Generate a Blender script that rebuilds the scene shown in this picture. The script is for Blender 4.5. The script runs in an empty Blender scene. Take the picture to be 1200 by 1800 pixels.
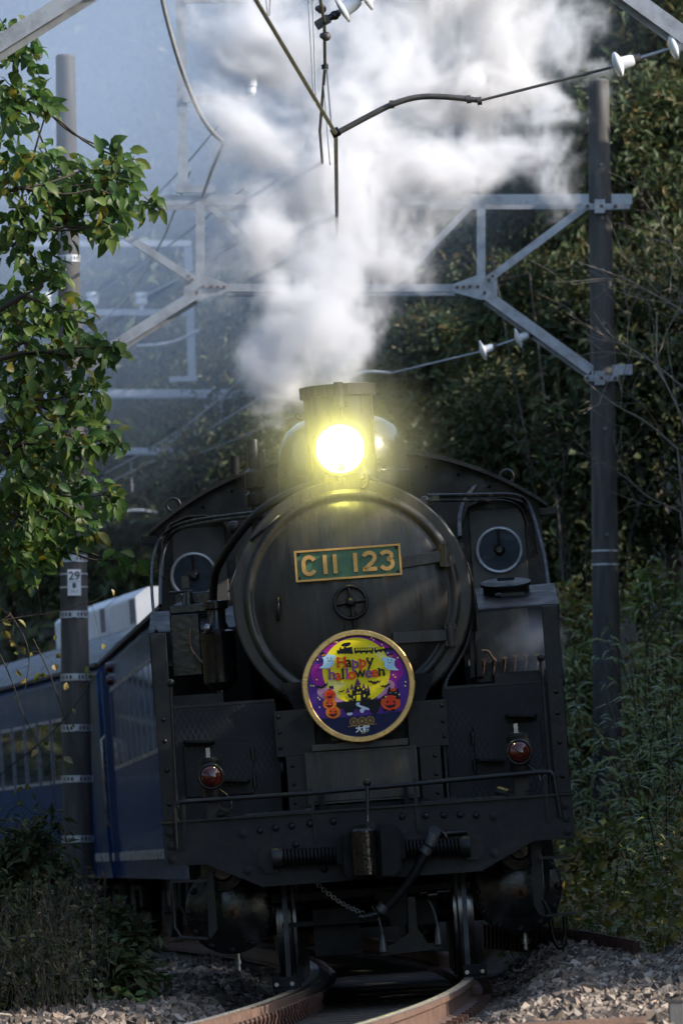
import bpy, bmesh, math, random
import numpy as np
from mathutils import Vector, Matrix

random.seed(7); rng = np.random.default_rng(11)
SC = bpy.context.scene
COL = SC.collection
R = math.radians

# ------------------------------------------------------------------ camera, sky, sun, exposure
FPX, CX, CY, HOR = 12375.0, 600.0, 900.0, 1520.0        # focal length in photo pixels, centre, horizon row
CAMZ, CROLL = 0.78, R(0.85)
_pit = math.atan((HOR - CY) / FPX)
_fw = Vector((0, math.cos(_pit), math.sin(_pit))); _r0 = Vector((1, 0, 0)); _u0 = Vector((0, -math.sin(_pit), math.cos(_pit)))
_cr = _r0 * math.cos(CROLL) - _u0 * math.sin(CROLL); _cu = _r0 * math.sin(CROLL) + _u0 * math.cos(CROLL)
cam = bpy.data.cameras.new('camera'); camo = bpy.data.objects.new('camera', cam); COL.objects.link(camo)
camo.matrix_world = Matrix(((_cr.x, _cu.x, -_fw.x, 0), (_cr.y, _cu.y, -_fw.y, 0), (_cr.z, _cu.z, -_fw.z, CAMZ), (0, 0, 0, 1)))
cam.sensor_fit = 'VERTICAL'; cam.sensor_height = 36; cam.sensor_width = 24; cam.lens = FPX / 1800 * 36
cam.clip_start = 0.5; cam.clip_end = 2000
cam.dof.use_dof = True; cam.dof.focus_distance = 46.0; cam.dof.aperture_fstop = 6.3
SC.camera = camo

SUN_DIR = Vector((0.83, -0.20, 0.50)).normalized()        # towards the sun: from the right
W = bpy.data.worlds.new('World'); SC.world = W; W.use_nodes = True
nt = W.node_tree; nt.nodes.clear()
sky = nt.nodes.new('ShaderNodeTexSky'); sky.sky_type = 'NISHITA'; sky.sun_disc = False
sky.sun_elevation = math.asin(SUN_DIR.z); sky.sun_rotation = math.atan2(SUN_DIR.x, SUN_DIR.y)
bg = nt.nodes.new('ShaderNodeBackground'); bg.inputs[1].default_value = 0.10
wo = nt.nodes.new('ShaderNodeOutputWorld')
nt.links.new(sky.outputs[0], bg.inputs[0]); nt.links.new(bg.outputs[0], wo.inputs[0])
sun = bpy.data.lights.new('sun', 'SUN'); sun.energy = 2.2; sun.angle = R(0.53); sun.color = (1.0, 0.92, 0.82)
suno = bpy.data.objects.new('sun', sun); COL.objects.link(suno)
suno.rotation_euler = SUN_DIR.to_track_quat('Z', 'Y').to_euler(); suno.location = SUN_DIR * 60
SC.view_settings.view_transform = 'Standard'; SC.view_settings.look = 'None'
SC.view_settings.exposure = 1.6; SC.view_settings.gamma = 1.0; SC.view_settings.use_curve_mapping = False
SC.render.engine = 'CYCLES'
cy = SC.cycles
cy.max_bounces = 8; cy.diffuse_bounces = 3; cy.glossy_bounces = 3; cy.transmission_bounces = 4
cy.volume_bounces = 4; cy.transparent_max_bounces = 8; cy.use_denoising = True
cy.volume_step_rate = 1.0; cy.volume_max_steps = 256; cy.sample_clamp_indirect = 6.0
cy.caustics_reflective = False; cy.caustics_refractive = False

# ------------------------------------------------------------------ geometry of the place
def at(px, py, Y):
    """World point seen at photo pixel (px, py) at distance Y along the line of sight."""
    u, v = px - CX, CY - py
    u2 = u * math.cos(CROLL) + v * math.sin(CROLL); v2 = -u * math.sin(CROLL) + v * math.cos(CROLL)
    d = _fw * FPX + _r0 * u2 + _u0 * v2
    return Vector((0, 0, CAMZ)) + d * (Y / d.y)

LROLL, LYAW = R(3.25), 0.0048
LORG = at(667, 1731, 45.0)
LM = Matrix.Translation(LORG) @ Matrix.Rotation(-LYAW, 4, 'Z') @ Matrix.Rotation(-LROLL, 4, 'Y')
LMI = LM.inverted()
def P(px, py, y):
    """Locomotive-local point (x right, y back from the buffer beam, z above rail) seen at a photo pixel."""
    o = LMI @ Vector((0, 0, CAMZ)); q = LMI @ at(px, py, 45.0)
    d = q - o
    return o + d * ((y - o.y) / d.y)
TT, TR = 0.0315, 238.0
def trk(Y):                                              # lateral position of the track centre
    s = Y - 45.0
    return LORG.x + TT * s - s * s / (2 * TR)
def trk_yaw(Y): return math.atan(TT - (Y - 45.0) / TR)
def sstep(a, b, x):
    t = np.clip((x - a) / (b - a), 0, 1); return t * t * (3 - 2 * t)
def ground(x, Y):
    x = np.asarray(x, float); Y = np.asarray(Y, float)
    s = Y - 45.0
    u = x - (LORG.x + TT * s - s * s / (2 * TR))
    bed = -0.20 + np.clip(u, -1.6, 1.6) * 0.05
    edge = np.clip(0.0165 * (Y - 38.0), -0.12, 0.26)
    z = bed + sstep(0.75, 1.3, u) * (edge - bed)
    z = z + sstep(-0.8, -1.3, u) * (-0.10 - bed) + 0.0
    cap = 2.6 + sstep(68, 95, Y) * 40
    k = np.clip(u - 1.85, 0, None) * 1.0 * sstep(36, 47, Y)
    z = z + cap * (1 - np.exp(-k / cap)) + np.clip(u - 12, 0, None) * 0.1 * sstep(36, 47, Y)
    z = z - sstep(-2.0, -3.2, u) * 0.25 + np.clip(-u - 5.5, 0, None) * (0.16 + 0.4 * sstep(75, 110, Y))  # unseen rise at far left, raised so the coach sides mirror it
    return z

# ------------------------------------------------------------------ materials
MATS = {}
def nodes(m):
    m.use_nodes = True; n = m.node_tree; n.nodes.clear(); return n
def mat(name, c1, c2=None, rough=0.5, metal=0.0, scale=6.0, bump=0.0, bscale=None, rvar=0.12, spec=0.5, coat=0.0,
        stretch=(1, 1, 1), detail=6.0, island=None, transl=0.0, lo=0.35, hi=0.68, emit=None, estr=0.0):
    m = bpy.data.materials.new(name); t = nodes(m); N = t.nodes.new; L = t.links.new
    out = N('ShaderNodeOutputMaterial'); b = N('ShaderNodeBsdfPrincipled'); L(b.outputs[0], out.inputs[0])
    tc = N('ShaderNodeTexCoord'); mp = N('ShaderNodeMapping'); mp.inputs['Scale'].default_value = stretch
    L(tc.outputs['Object'], mp.inputs[0])
    nz = N('ShaderNodeTexNoise'); nz.inputs['Scale'].default_value = scale; nz.inputs['Detail'].default_value = detail
    nz.inputs['Roughness'].default_value = 0.62; L(mp.outputs[0], nz.inputs[0])
    rp = N('ShaderNodeValToRGB'); c2 = c2 or tuple(v * 0.6 for v in c1)
    rp.color_ramp.elements[0].position = lo; rp.color_ramp.elements[1].position = hi
    rp.color_ramp.elements[0].color = (*c1, 1); rp.color_ramp.elements[1].color = (*c2, 1)
    L(nz.outputs[0], rp.inputs[0]); col = rp.outputs[0]
    if island:
        g = N('ShaderNodeNewGeometry'); r2 = N('ShaderNodeValToRGB'); r2.color_ramp.elements.remove(r2.color_ramp.elements[1])
        for i, (p, c) in enumerate(island):
            e = r2.color_ramp.elements[0] if i == 0 else r2.color_ramp.elements.new(p)
            e.position = p; e.color = (*c, 1)
        L(g.outputs['Random Per Island'], r2.inputs[0])
        mx = N('ShaderNodeMix'); mx.data_type = 'RGBA'; mx.blend_type = 'MULTIPLY'; mx.inputs[0].default_value = 0.35
        L(r2.outputs[0], mx.inputs[6]); L(col, mx.inputs[7]); col = r2.outputs[0]
    L(col, b.inputs['Base Color'])
    b.inputs['Metallic'].default_value = metal; b.inputs['Specular IOR Level'].default_value = spec
    b.inputs['Coat Weight'].default_value = coat
    if rvar:
        mr = N('ShaderNodeMapRange'); mr.inputs[3].default_value = max(0.03, rough - rvar); mr.inputs[4].default_value = min(1, rough + rvar)
        mr.inputs[1].default_value = 0.3; mr.inputs[2].default_value = 0.7
        n2 = N('ShaderNodeTexNoise'); n2.inputs['Scale'].default_value = scale * 1.7; n2.inputs['Detail'].default_value = 4
        L(mp.outputs[0], n2.inputs[0]); L(n2.outputs[0], mr.inputs[0]); L(mr.outputs[0], b.inputs['Roughness'])
    else: b.inputs['Roughness'].default_value = rough
    if bump:
        bp = N('ShaderNodeBump'); bp.inputs['Strength'].default_value = bump; bp.inputs['Distance'].default_value = 0.02
        n3 = N('ShaderNodeTexNoise'); n3.inputs['Scale'].default_value = bscale or scale * 3; n3.inputs['Detail'].default_value = 5
        L(mp.outputs[0], n3.inputs[0]); L(n3.outputs[0], bp.inputs['Height']); L(bp.outputs[0], b.inputs['Normal'])
    if emit:
        b.inputs['Emission Color'].default_value = (*emit, 1); b.inputs['Emission Strength'].default_value = estr
    if transl:
        tr = N('ShaderNodeBsdfTranslucent'); ms = N('ShaderNodeMixShader'); ms.inputs[0].default_value = transl
        L(col, tr.inputs[0]); L(b.outputs[0], ms.inputs[1]); L(tr.outputs[0], ms.inputs[2]); L(ms.outputs[0], out.inputs[0])
    MATS[name] = m; return m

mat('black_paint', (.0085, .0085, .0095), (.018, .0175, .0175), spec=.30, rough=.34, scale=5, bump=.06, bscale=22, rvar=.14)
mat('smokebox_black', (.019, .018, .0165), (.052, .044, .036), spec=.45, rough=.33, scale=4.5, bump=.10, bscale=24, rvar=.2, stretch=(1.6, 1.6, .28), detail=9)
mat('tank_black', (.0085, .0085, .0095), (.017, .0165, .0165), spec=.18, rough=.5, scale=5, bump=.06, bscale=22)
mat('chassis_black', (.004, .004, .0045), (.010, .009, .009), spec=.2, rough=.5, scale=7, bump=.12, bscale=26)  # blacker than the body paint; shade of the lower parts put into the colour
mat('beam_black', (.0075, .008, .0105), (.016, .016, .018), spec=.26, rough=.42, scale=4, bump=.12, bscale=18)
mat('oily_black', (.006, .006, .0065), (.013, .0125, .012), rough=.22, scale=8, bump=.1)
mat('steel_bright', (.42, .42, .43), (.25, .24, .23), rough=.28, metal=1.0, scale=9)
mat('tyre_steel', (.30, .30, .31), (.16, .15, .15), rough=.3, metal=1.0, scale=3, stretch=(60, .6, .6))
mat('brass', (.74, .49, .20), (.52, .31, .11), rough=.34, metal=1.0, scale=9, bump=.05, rvar=.14)
mat('letter_brass', (.72, .40, .13), (.60, .32, .09), rough=.36, metal=.4, scale=30)
mat('copper', (.32, .18, .11), (.18, .10, .065), rough=.35, metal=1.0, scale=20)
mat('plate_green', (.06, .15, .075), (.085, .19, .095), rough=.45, scale=12, bump=.04)
mat('red_lens', (.055, .006, .004), (.09, .012, .006), rough=.09, scale=5, rvar=.03, coat=.6)
mat('pane', (.010, .020, .036), (.016, .03, .05), rough=.04, scale=3, rvar=.015, spec=.3)
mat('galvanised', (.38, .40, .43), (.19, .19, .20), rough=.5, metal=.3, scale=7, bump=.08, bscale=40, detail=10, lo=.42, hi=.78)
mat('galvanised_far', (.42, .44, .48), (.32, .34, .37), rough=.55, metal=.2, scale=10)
mat('pole_concrete', (.058, .054, .050), (.125, .118, .108), rough=.78, scale=4.0, stretch=(2.6, 2.6, .35), bump=.15, bscale=40, lo=.42, hi=.75)
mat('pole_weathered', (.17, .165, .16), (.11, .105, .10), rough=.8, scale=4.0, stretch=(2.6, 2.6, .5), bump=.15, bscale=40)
mat('band_steel', (.60, .63, .67), (.42, .45, .48), rough=.42, metal=.5, scale=18)
mat('porcelain', (.78, .79, .80), (.70, .71, .72), rough=.22, scale=5, rvar=.06)
mat('wire_dark', (.05, .046, .043), (.10, .088, .08), rough=.55, metal=.1, scale=12)
mat('cable_grey', (.14, .135, .13), (.20, .195, .19), rough=.6, scale=12)
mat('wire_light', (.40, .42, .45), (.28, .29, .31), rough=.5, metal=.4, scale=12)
mat('plate_white', (.80, .81, .83), (.70, .71, .73), rough=.45, scale=9)
mat('print_black', (.015, .015, .017), rough=.5, scale=9)
mat('print_grey', (.25, .30, .34), rough=.5, scale=9)
mat('rust_rail', (.15, .088, .060), (.085, .047, .034), rough=.7, scale=9, bump=.25, bscale=50, stretch=(1, .6, 1))
mat('rail_head', (.66, .57, .50), (.46, .37, .31), rough=.38, metal=1.0, scale=5, stretch=(8, .5, 8))
mat('rust_dark', (.085, .034, .02), (.045, .02, .014), rough=.85, scale=8, bump=.3, bscale=40)
mat('sleeper_wood', (.045, .034, .027), (.075, .058, .046), rough=.85, scale=6, stretch=(.4, 4, 4), bump=.3)
mat('ballast', (.16, .14, .125), island=[(0, (.045, .034, .027)), (.35, (.11, .084, .063)), (.65, (.19, .15, .118)), (.88, (.34, .285, .235)), (1, (.25, .15, .095))], rough=.85, scale=30, bump=.3, bscale=60)
mat('soil', (.040, .030, .020), (.075, .056, .036), rough=.95, scale=2.2, bump=.5, bscale=14)
mat('coach_blue', (.008, .042, .14), (.015, .056, .165), rough=.16, scale=1.5, bump=.28, bscale=1.6, stretch=(1, 2.2, .14), rvar=.06, spec=.45)
mat('coach_band', (.36, .36, .36), (.26, .26, .27), rough=.3, scale=4)
mat('coach_roof', (.13, .14, .155), (.08, .088, .10), rough=.62, scale=3, stretch=(3, .5, 3))
mat('coach_under', (.02, .02, .022), (.035, .034, .034), rough=.7, scale=5)
mat('unit_white', (.66, .68, .71), (.56, .58, .61), rough=.55, scale=3)
mat('bark', (.055, .040, .028), (.10, .078, .056), rough=.9, scale=9, bump=.5, bscale=30, stretch=(2, 2, .5))
mat('twig_pale', (.23, .19, .15), (.14, .11, .085), rough=.8, scale=9)
mat('twig_dark', (.026, .020, .015), (.045, .034, .025), rough=.85, scale=9)
def leafmat(name, cols, rough=.42, transl=.3, spec=.45):
    n = len(cols) - 1
    return mat(name, cols[0], rough=rough, rvar=0, spec=spec, island=[(i / n, c) for i, c in enumerate(cols)], transl=transl)
leafmat('leaf_near', [(.035, .085, .020), (.06, .125, .026), (.10, .165, .030), (.065, .135, .030), (.15, .20, .035), (.045, .10, .032), (.08, .15, .03), (.05, .115, .026), (.12, .18, .032), (.06, .12, .03), (.24, .19, .02)], transl=.46, rough=.46, spec=.35)
leafmat('leaf_evergreen', [(.04, .062, .024), (.06, .09, .032), (.085, .112, .04), (.11, .135, .065), (.065, .08, .028), (.16, .115, .035)], transl=.2, rough=.5, spec=.28)
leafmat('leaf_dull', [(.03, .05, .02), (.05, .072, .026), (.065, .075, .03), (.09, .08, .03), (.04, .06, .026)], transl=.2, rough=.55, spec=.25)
leafmat('leaf_bamboo', [(.10, .155, .030), (.14, .20, .038), (.20, .23, .045), (.115, .17, .034), (.32, .25, .07)], transl=.25, rough=.4)
leafmat('leaf_weed', [(.085, .135, .026), (.14, .18, .032), (.20, .18, .05), (.26, .18, .05), (.12, .155, .03), (.36, .27, .05), (.36, .29, .18)], transl=.25)
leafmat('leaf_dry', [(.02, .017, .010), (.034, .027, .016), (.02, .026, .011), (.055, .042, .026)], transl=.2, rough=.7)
leafmat('leaf_yellow', [(.22, .19, .03), (.30, .24, .04), (.17, .17, .05), (.25, .23, .12)], transl=.3)

# diamond tread plate
def tread_material():
    m = bpy.data.materials.new('tread_plate'); t = nodes(m); N = t.nodes.new; L = t.links.new
    out = N('ShaderNodeOutputMaterial'); b = N('ShaderNodeBsdfPrincipled'); L(b.outputs[0], out.inputs[0])
    tc = N('ShaderNodeTexCoord'); sp = N('ShaderNodeSeparateXYZ'); L(tc.outputs['Object'], sp.inputs[0])
    def ma(op, a, b_=None):
        n = N('ShaderNodeMath'); n.operation = op
        for i, v in enumerate((a, b_)):
            if v is None: continue
            if isinstance(v, (int, float)): n.inputs[i].default_value = v
            else: L(v, n.inputs[i])
        return n.outputs[0]
    ridges = []
    for s in (1.9, -1.9):
        a = ma('ADD', ma('MULTIPLY', sp.outputs[0], s), sp.outputs[2])
        fr = ma('FRACT', ma('MULTIPLY', a, 14.0))
        ridges.append(ma('GREATER_THAN', fr, 0.86))
    rid = ma('MAXIMUM', ridges[0], ridges[1])
    nz = N('ShaderNodeTexNoise'); nz.inputs['Scale'].default_value = 3.0; nz.inputs['Detail'].default_value = 5
    L(tc.outputs['Object'], nz.inputs[0])
    wear = N('ShaderNodeMapRange'); wear.inputs[1].default_value = .45; wear.inputs[2].default_value = .7; L(nz.outputs[0], wear.inputs[0])
    fac = ma('MULTIPLY', rid, wear.outputs[0])
    mx = N('ShaderNodeMix'); mx.data_type = 'RGBA'; L(fac, mx.inputs[0])
    mx.inputs[6].default_value = (.0075, .0075, .0095, 1); mx.inputs[7].default_value = (.05, .05, .055, 1)
    L(mx.outputs[2], b.inputs['Base Color']); b.inputs['Roughness'].default_value = .48; b.inputs['Specular IOR Level'].default_value = .28
    bp = N('ShaderNodeBump'); bp.inputs['Strength'].default_value = .5; bp.inputs['Distance'].default_value = .004
    L(rid, bp.inputs['Height']); L(bp.outputs[0], b.inputs['Normal'])
    MATS['tread_plate'] = m
tread_material()

# ------------------------------------------------------------------ mesh helpers
def rot_to(d):
    return Vector(d).normalized().to_track_quat('Z', 'Y').to_matrix()
class B:
    """Collects shapes; build() links them as one mesh object."""
    def __init__(s): s.v = []; s.f = []; s.sm = []
    def add(s, vs, fs, smooth=False):
        o = len(s.v); s.v += [Vector(p) for p in vs]
        for q in fs: s.f.append(tuple(i + o for i in q)); s.sm.append(smooth)
        return s
    def box(s, lo, hi, M=None):
        a, b = lo, hi
        vs = [Vector((x, y, z)) for z in (a[2], b[2]) for y in (a[1], b[1]) for x in (a[0], b[0])]
        if M is not None: vs = [M @ p for p in vs]
        return s.add(vs, [(0, 2, 3, 1), (4, 5, 7, 6), (0, 1, 5, 4), (2, 6, 7, 3), (0, 4, 6, 2), (1, 3, 7, 5)])
    def cbox(s, c, d, M=None):
        return s.box([c[i] - d[i] / 2 for i in range(3)], [c[i] + d[i] / 2 for i in range(3)], M)
    def bar(s, p0, p1, w, h, up=(0, 1, 0)):
        """rectangular bar from p0 to p1, w across, h along 'up'."""
        p0, p1, up = Vector(p0), Vector(p1), Vector(up); d = (p1 - p0).normalized()
        a = d.cross(up).normalized() * (w / 2); n = a.cross(d).normalized() * (h / 2)
        vs = [p + i * a + j * n for p in (p0, p1) for i, j in ((-1, -1), (1, -1), (1, 1), (-1, 1))]
        return s.add(vs, [(0, 1, 2, 3), (7, 6, 5, 4), (0, 4, 5, 1), (1, 5, 6, 2), (2, 6, 7, 3), (3, 7, 4, 0)])
    def angle(s, p0, p1, w, t, up=(0, 1, 0), flip=1):
        """L-section steel bar"""
        p0, p1, up = Vector(p0), Vector(p1), Vector(up).normalized(); d = (p1 - p0).normalized()
        a = d.cross(up).normalized()
        s.bar(p0, p1, w, t, up)
        off = a * (flip * (w / 2 - t / 2)) + up * (w / 2 + t / 2)
        s.bar(p0 + off, p1 + off, t, w, up); return s
    def cyl(s, p0, p1, r0, r1=None, n=16, caps=True):
        p0, p1 = Vector(p0), Vector(p1); r1 = r0 if r1 is None else r1
        M = rot_to(p1 - p0); ring = [(math.cos(6.28318 * i / n), math.sin(6.28318 * i / n)) for i in range(n)]
        A = [p0 + M @ Vector((c * r0, q * r0, 0)) for c, q in ring]; C = [p1 + M @ Vector((c * r1, q * r1, 0)) for c, q in ring]
        s.add(A + C, [(i, (i + 1) % n, n + (i + 1) % n, n + i) for i in range(n)], True)
        if caps:
            s.add(A, [tuple(range(n))[::-1]]); s.add(C, [tuple(range(n))])
        return s
    def tube(s, pts, r, n=8, r1=None, smooth_path=0, caps=True):
        pts = [Vector(p) for p in pts]
        for _ in range(smooth_path):
            q = [pts[0]]
            for a, b in zip(pts, pts[1:]): q += [a * .75 + b * .25, a * .25 + b * .75]
            q.append(pts[-1]); pts = q
        m = len(pts); vs = []; fs = []
        t0 = (pts[1] - pts[0]).normalized(); nn = t0.orthogonal().normalized()
        for i, p in enumerate(pts):
            t = (pts[min(i + 1, m - 1)] - pts[max(i - 1, 0)]).normalized()
            nn = (nn - t * nn.dot(t)); nn = nn.normalized() if nn.length > 1e-6 else t.orthogonal().normalized()
            bn = t.cross(nn); rr = r if r1 is None else r + (r1 - r) * i / (m - 1)
            for k in range(n):
                a = 6.28318 * k / n; vs.append(p + nn * math.cos(a) * rr + bn * math.sin(a) * rr)
        for i in range(m - 1):
            for k in range(n): fs.append((i * n + k, i * n + (k + 1) % n, (i + 1) * n + (k + 1) % n, (i + 1) * n + k))
        s.add(vs, fs, True)
        if caps:
            s.add(vs[:n], [tuple(range(n))[::-1]]); s.add(vs[-n:], [tuple(range(n))])
        return s
    def lathe(s, c, axis, prof, n=48, smooth=True, split=30):
        """prof = [(radius, distance along axis)]; sharp corners get their own vertices."""
        c = Vector(c); M = rot_to(axis)
        for i in range(len(prof) - 1):
            pass
        segs = [[prof[0]]]
        for i in range(1, len(prof)):
            segs[-1].append(prof[i])
            if i < len(prof) - 1:
                a = Vector((prof[i][0] - prof[i - 1][0], prof[i][1] - prof[i - 1][1])); b = Vector((prof[i + 1][0] - prof[i][0], prof[i + 1][1] - prof[i][1]))
                if a.length > 1e-9 and b.length > 1e-9 and a.angle(b) > R(split): segs.append([prof[i]])
        for sg in segs:
            vs = []; fs = []
            for r, h in sg:
                vs += [c + M @ Vector((max(r, 1e-5) * math.cos(6.28318 * k / n), max(r, 1e-5) * math.sin(6.28318 * k / n), h)) for k in range(n)]
            for i in range(len(sg) - 1):
                fs += [(i * n + k, i * n + (k + 1) % n, (i + 1) * n + (k + 1) % n, (i + 1) * n + k) for k in range(n)]
            s.add(vs, fs, smooth)
        return s
    def prism(s, poly, d):
        """polygon (3D points in a plane) extruded by vector d."""
        a = [Vector(p) for p in poly]; d = Vector(d); b = [p + d for p in a]; n = len(a)
        s.add(a, [tuple(range(n))]); s.add(b, [tuple(range(n))[::-1]])
        s.add(a + b, [(i, n + i, n + (i + 1) % n, (i + 1) % n) for i in range(n)]); return s
    def sphere(s, c, r, n=16, m=10, sc=(1, 1, 1)):
        c = Vector(c); vs = []; fs = []
        for i in range(m + 1):
            th = math.pi * i / m
            for k in range(n):
                ph = 6.28318 * k / n
                vs.append(c + Vector((math.sin(th) * math.cos(ph) * r * sc[0], math.sin(th) * math.sin(ph) * r * sc[1], math.cos(th) * r * sc[2])))
        for i in range(m): fs += [(i * n + k, (i + 1) * n + k, (i + 1) * n + (k + 1) % n, i * n + (k + 1) % n) for k in range(n)]
        return s.add(vs, fs, True)
    def torus(s, c, axis, Rm, r, n=40, m=10):
        c = Vector(c); M = rot_to(axis); vs = []; fs = []
        for i in range(n):
            a = 6.28318 * i / n
            for k in range(m):
                b = 6.28318 * k / m; q = Rm + r * math.cos(b)
                vs.append(c + M @ Vector((q * math.cos(a), q * math.sin(a), r * math.sin(b))))
        for i in range(n): fs += [(i * m + k, ((i + 1) % n) * m + k, ((i + 1) % n) * m + (k + 1) % m, i * m + (k + 1) % m) for k in range(m)]
        return s.add(vs, fs, True)
    def build(s, name, m, parent=None, world=False, bev=0.0):
        vs = s.v
        if world and parent is not None:
            Mi = ROOTS[parent.name if parent.name in ROOTS else parent.parent.name].inverted(); vs = [Mi @ p for p in vs]
        me = bpy.data.meshes.new(name); me.from_pydata([tuple(p) for p in vs], [], s.f)
        bm = bmesh.new(); bm.from_mesh(me); bmesh.ops.recalc_face_normals(bm, faces=bm.faces); bm.to_mesh(me); bm.free()
        me.polygons.foreach_set('use_smooth', s.sm); me.materials.append(MATS[m] if isinstance(m, str) else m)
        o = link(name, me, parent)
        if bev:
            md = o.modifiers.new('bevel', 'BEVEL'); md.width = bev; md.segments = 2; md.limit_method = 'ANGLE'; md.angle_limit = R(50)
        return o
ROOTS = {}
def link(name, me, parent=None):
    o = bpy.data.objects.new(name, me); COL.objects.link(o)
    if parent is not None: o.parent = parent
    return o
def tag(o, label, cat, group=None):
    o['label'] = label; o['category'] = cat
    if group: o['group'] = group
    return o
def kind(o, k, label=None):
    o['kind'] = k
    if label: o['label'] = label
    return o
def thing(name, label, cat, M=None, group=None):
    o = bpy.data.objects.new(name, None); COL.objects.link(o); M = M if M is not None else Matrix()
    if isinstance(M, Vector): M = Matrix.Translation(M)
    o.matrix_world = M; o.empty_display_size = .2; ROOTS[o.name] = M.copy()
    return tag(o, label, cat, group)
def inst(name, me, parent, M):
    """shared-mesh piece under a thing; M relative to the thing"""
    o = link(name, me, parent); o.matrix_local = M if isinstance(M, Matrix) else Matrix.Translation(M); return o
def mesh_of(b, name, m):
    me = bpy.data.meshes.new(name); me.from_pydata([tuple(p) for p in b.v], [], b.f)
    me.polygons.foreach_set('use_smooth', b.sm); me.materials.append(MATS[m]); return me
def np_mesh(name, V, F, m, smooth=False):
    V = np.asarray(V, np.float32); F = np.asarray(F, np.int32); k = F.shape[1]
    me = bpy.data.meshes.new(name); me.vertices.add(len(V)); me.vertices.foreach_set('co', V.ravel())
    me.loops.add(F.size); me.loops.foreach_set('vertex_index', F.ravel())
    me.polygons.add(len(F)); me.polygons.foreach_set('loop_start', np.arange(len(F), dtype=np.int32) * k)
    me.polygons.foreach_set('use_smooth', np.full(len(F), smooth)); me.update(calc_edges=True)
    me.materials.append(MATS[m]); return me
def text_mesh(txt, size, m, extrude=.002, bold=0.0, align='CENTER', name='lettering'):
    cu = bpy.data.curves.new('t', 'FONT'); cu.body = txt; cu.size = size; cu.extrude = extrude; cu.offset = bold
    cu.align_x = align; cu.align_y = 'CENTER'; cu.resolution_u = 3
    o = bpy.data.objects.new('t', cu); COL.objects.link(o)
    dg = bpy.context.evaluated_depsgraph_get(); me = bpy.data.meshes.new_from_object(o.evaluated_get(dg))
    bpy.data.objects.remove(o); bpy.data.curves.remove(cu); me.name = name
    me.materials.clear(); me.materials.append(MATS[m]); return me
FACE = Matrix(((1, 0, 0, 0), (0, 0, -1, 0), (0, 1, 0, 0), (0, 0, 0, 1)))   # text plane -> facing the viewer (-Y), upright
RIVET = None
def unit(v): return v / np.maximum(np.linalg.norm(v, axis=-1, keepdims=True), 1e-9)
def leaf_cloud(pos, direc, normal, length, width, droop=.15, fine=False):
    """pos Nx3 leaf base, direc Nx3 along the leaf, normal Nx3; returns V, F"""
    n = len(pos); d = unit(direc); s = unit(np.cross(d, normal)); nn = np.cross(s, d)
    L_ = np.asarray(length).reshape(-1, 1); w = np.asarray(width).reshape(-1, 1)
    if not fine:
        V = np.stack([pos, pos + d * L_ * .5 + s * w * .5 + nn * w * .16, pos + d * L_ - nn * L_ * droop, pos + d * L_ * .5 - s * w * .5 + nn * w * .16], 1)
        F = np.arange(n * 4).reshape(n, 4); return V.reshape(-1, 3), F
    st = []
    for a, q, up in ((0, .03, 0), (.22, .78, .03), (.48, 1.0, .03), (.76, .62, -.03), (1.0, .02, -.16)):
        c = pos + d * L_ * a + nn * L_ * up * (droop / .15)
        st += [c + s * w * .5 * q + nn * w * .12 * q, c - nn * w * .05 * q, c - s * w * .5 * q + nn * w * .12 * q]
    V = np.stack(st, 1); k = 15; F = []
    for i in range(4):
        for j in range(2):
            F.append([i * 3 + j, i * 3 + j + 1, i * 3 + 3 + j + 1, i * 3 + 3 + j])
    F = (np.array(F)[None] + (np.arange(n) * k)[:, None, None]).reshape(-1, 4)
    return V.reshape(-1, 3), F

# ------------------------------------------------------------------ ground, ballast, track
def build_ground():
    xs = np.unique(np.concatenate([np.linspace(-160, -12, 20), np.linspace(-12, 14, 131), np.linspace(14, 160, 20)]))
    ys = np.unique(np.concatenate([np.linspace(-30, 28, 15), np.linspace(28, 140, 225), np.linspace(140, 420, 30)]))
    X, Y = np.meshgrid(xs, ys); Z = ground(X, Y) + rng.normal(0, .012, X.shape)
    V = np.stack([X, Y, Z], -1).reshape(-1, 3); nx = len(xs); i = np.arange((len(ys) - 1) * (nx - 1)); r, c = i // (nx - 1), i % (nx - 1)
    a = r * nx + c; F = np.stack([a, a + 1, a + nx + 1, a + nx], 1)
    return kind(link('ground', np_mesh('ground', V, F, 'soil', True)), 'structure')
build_ground()

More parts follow.
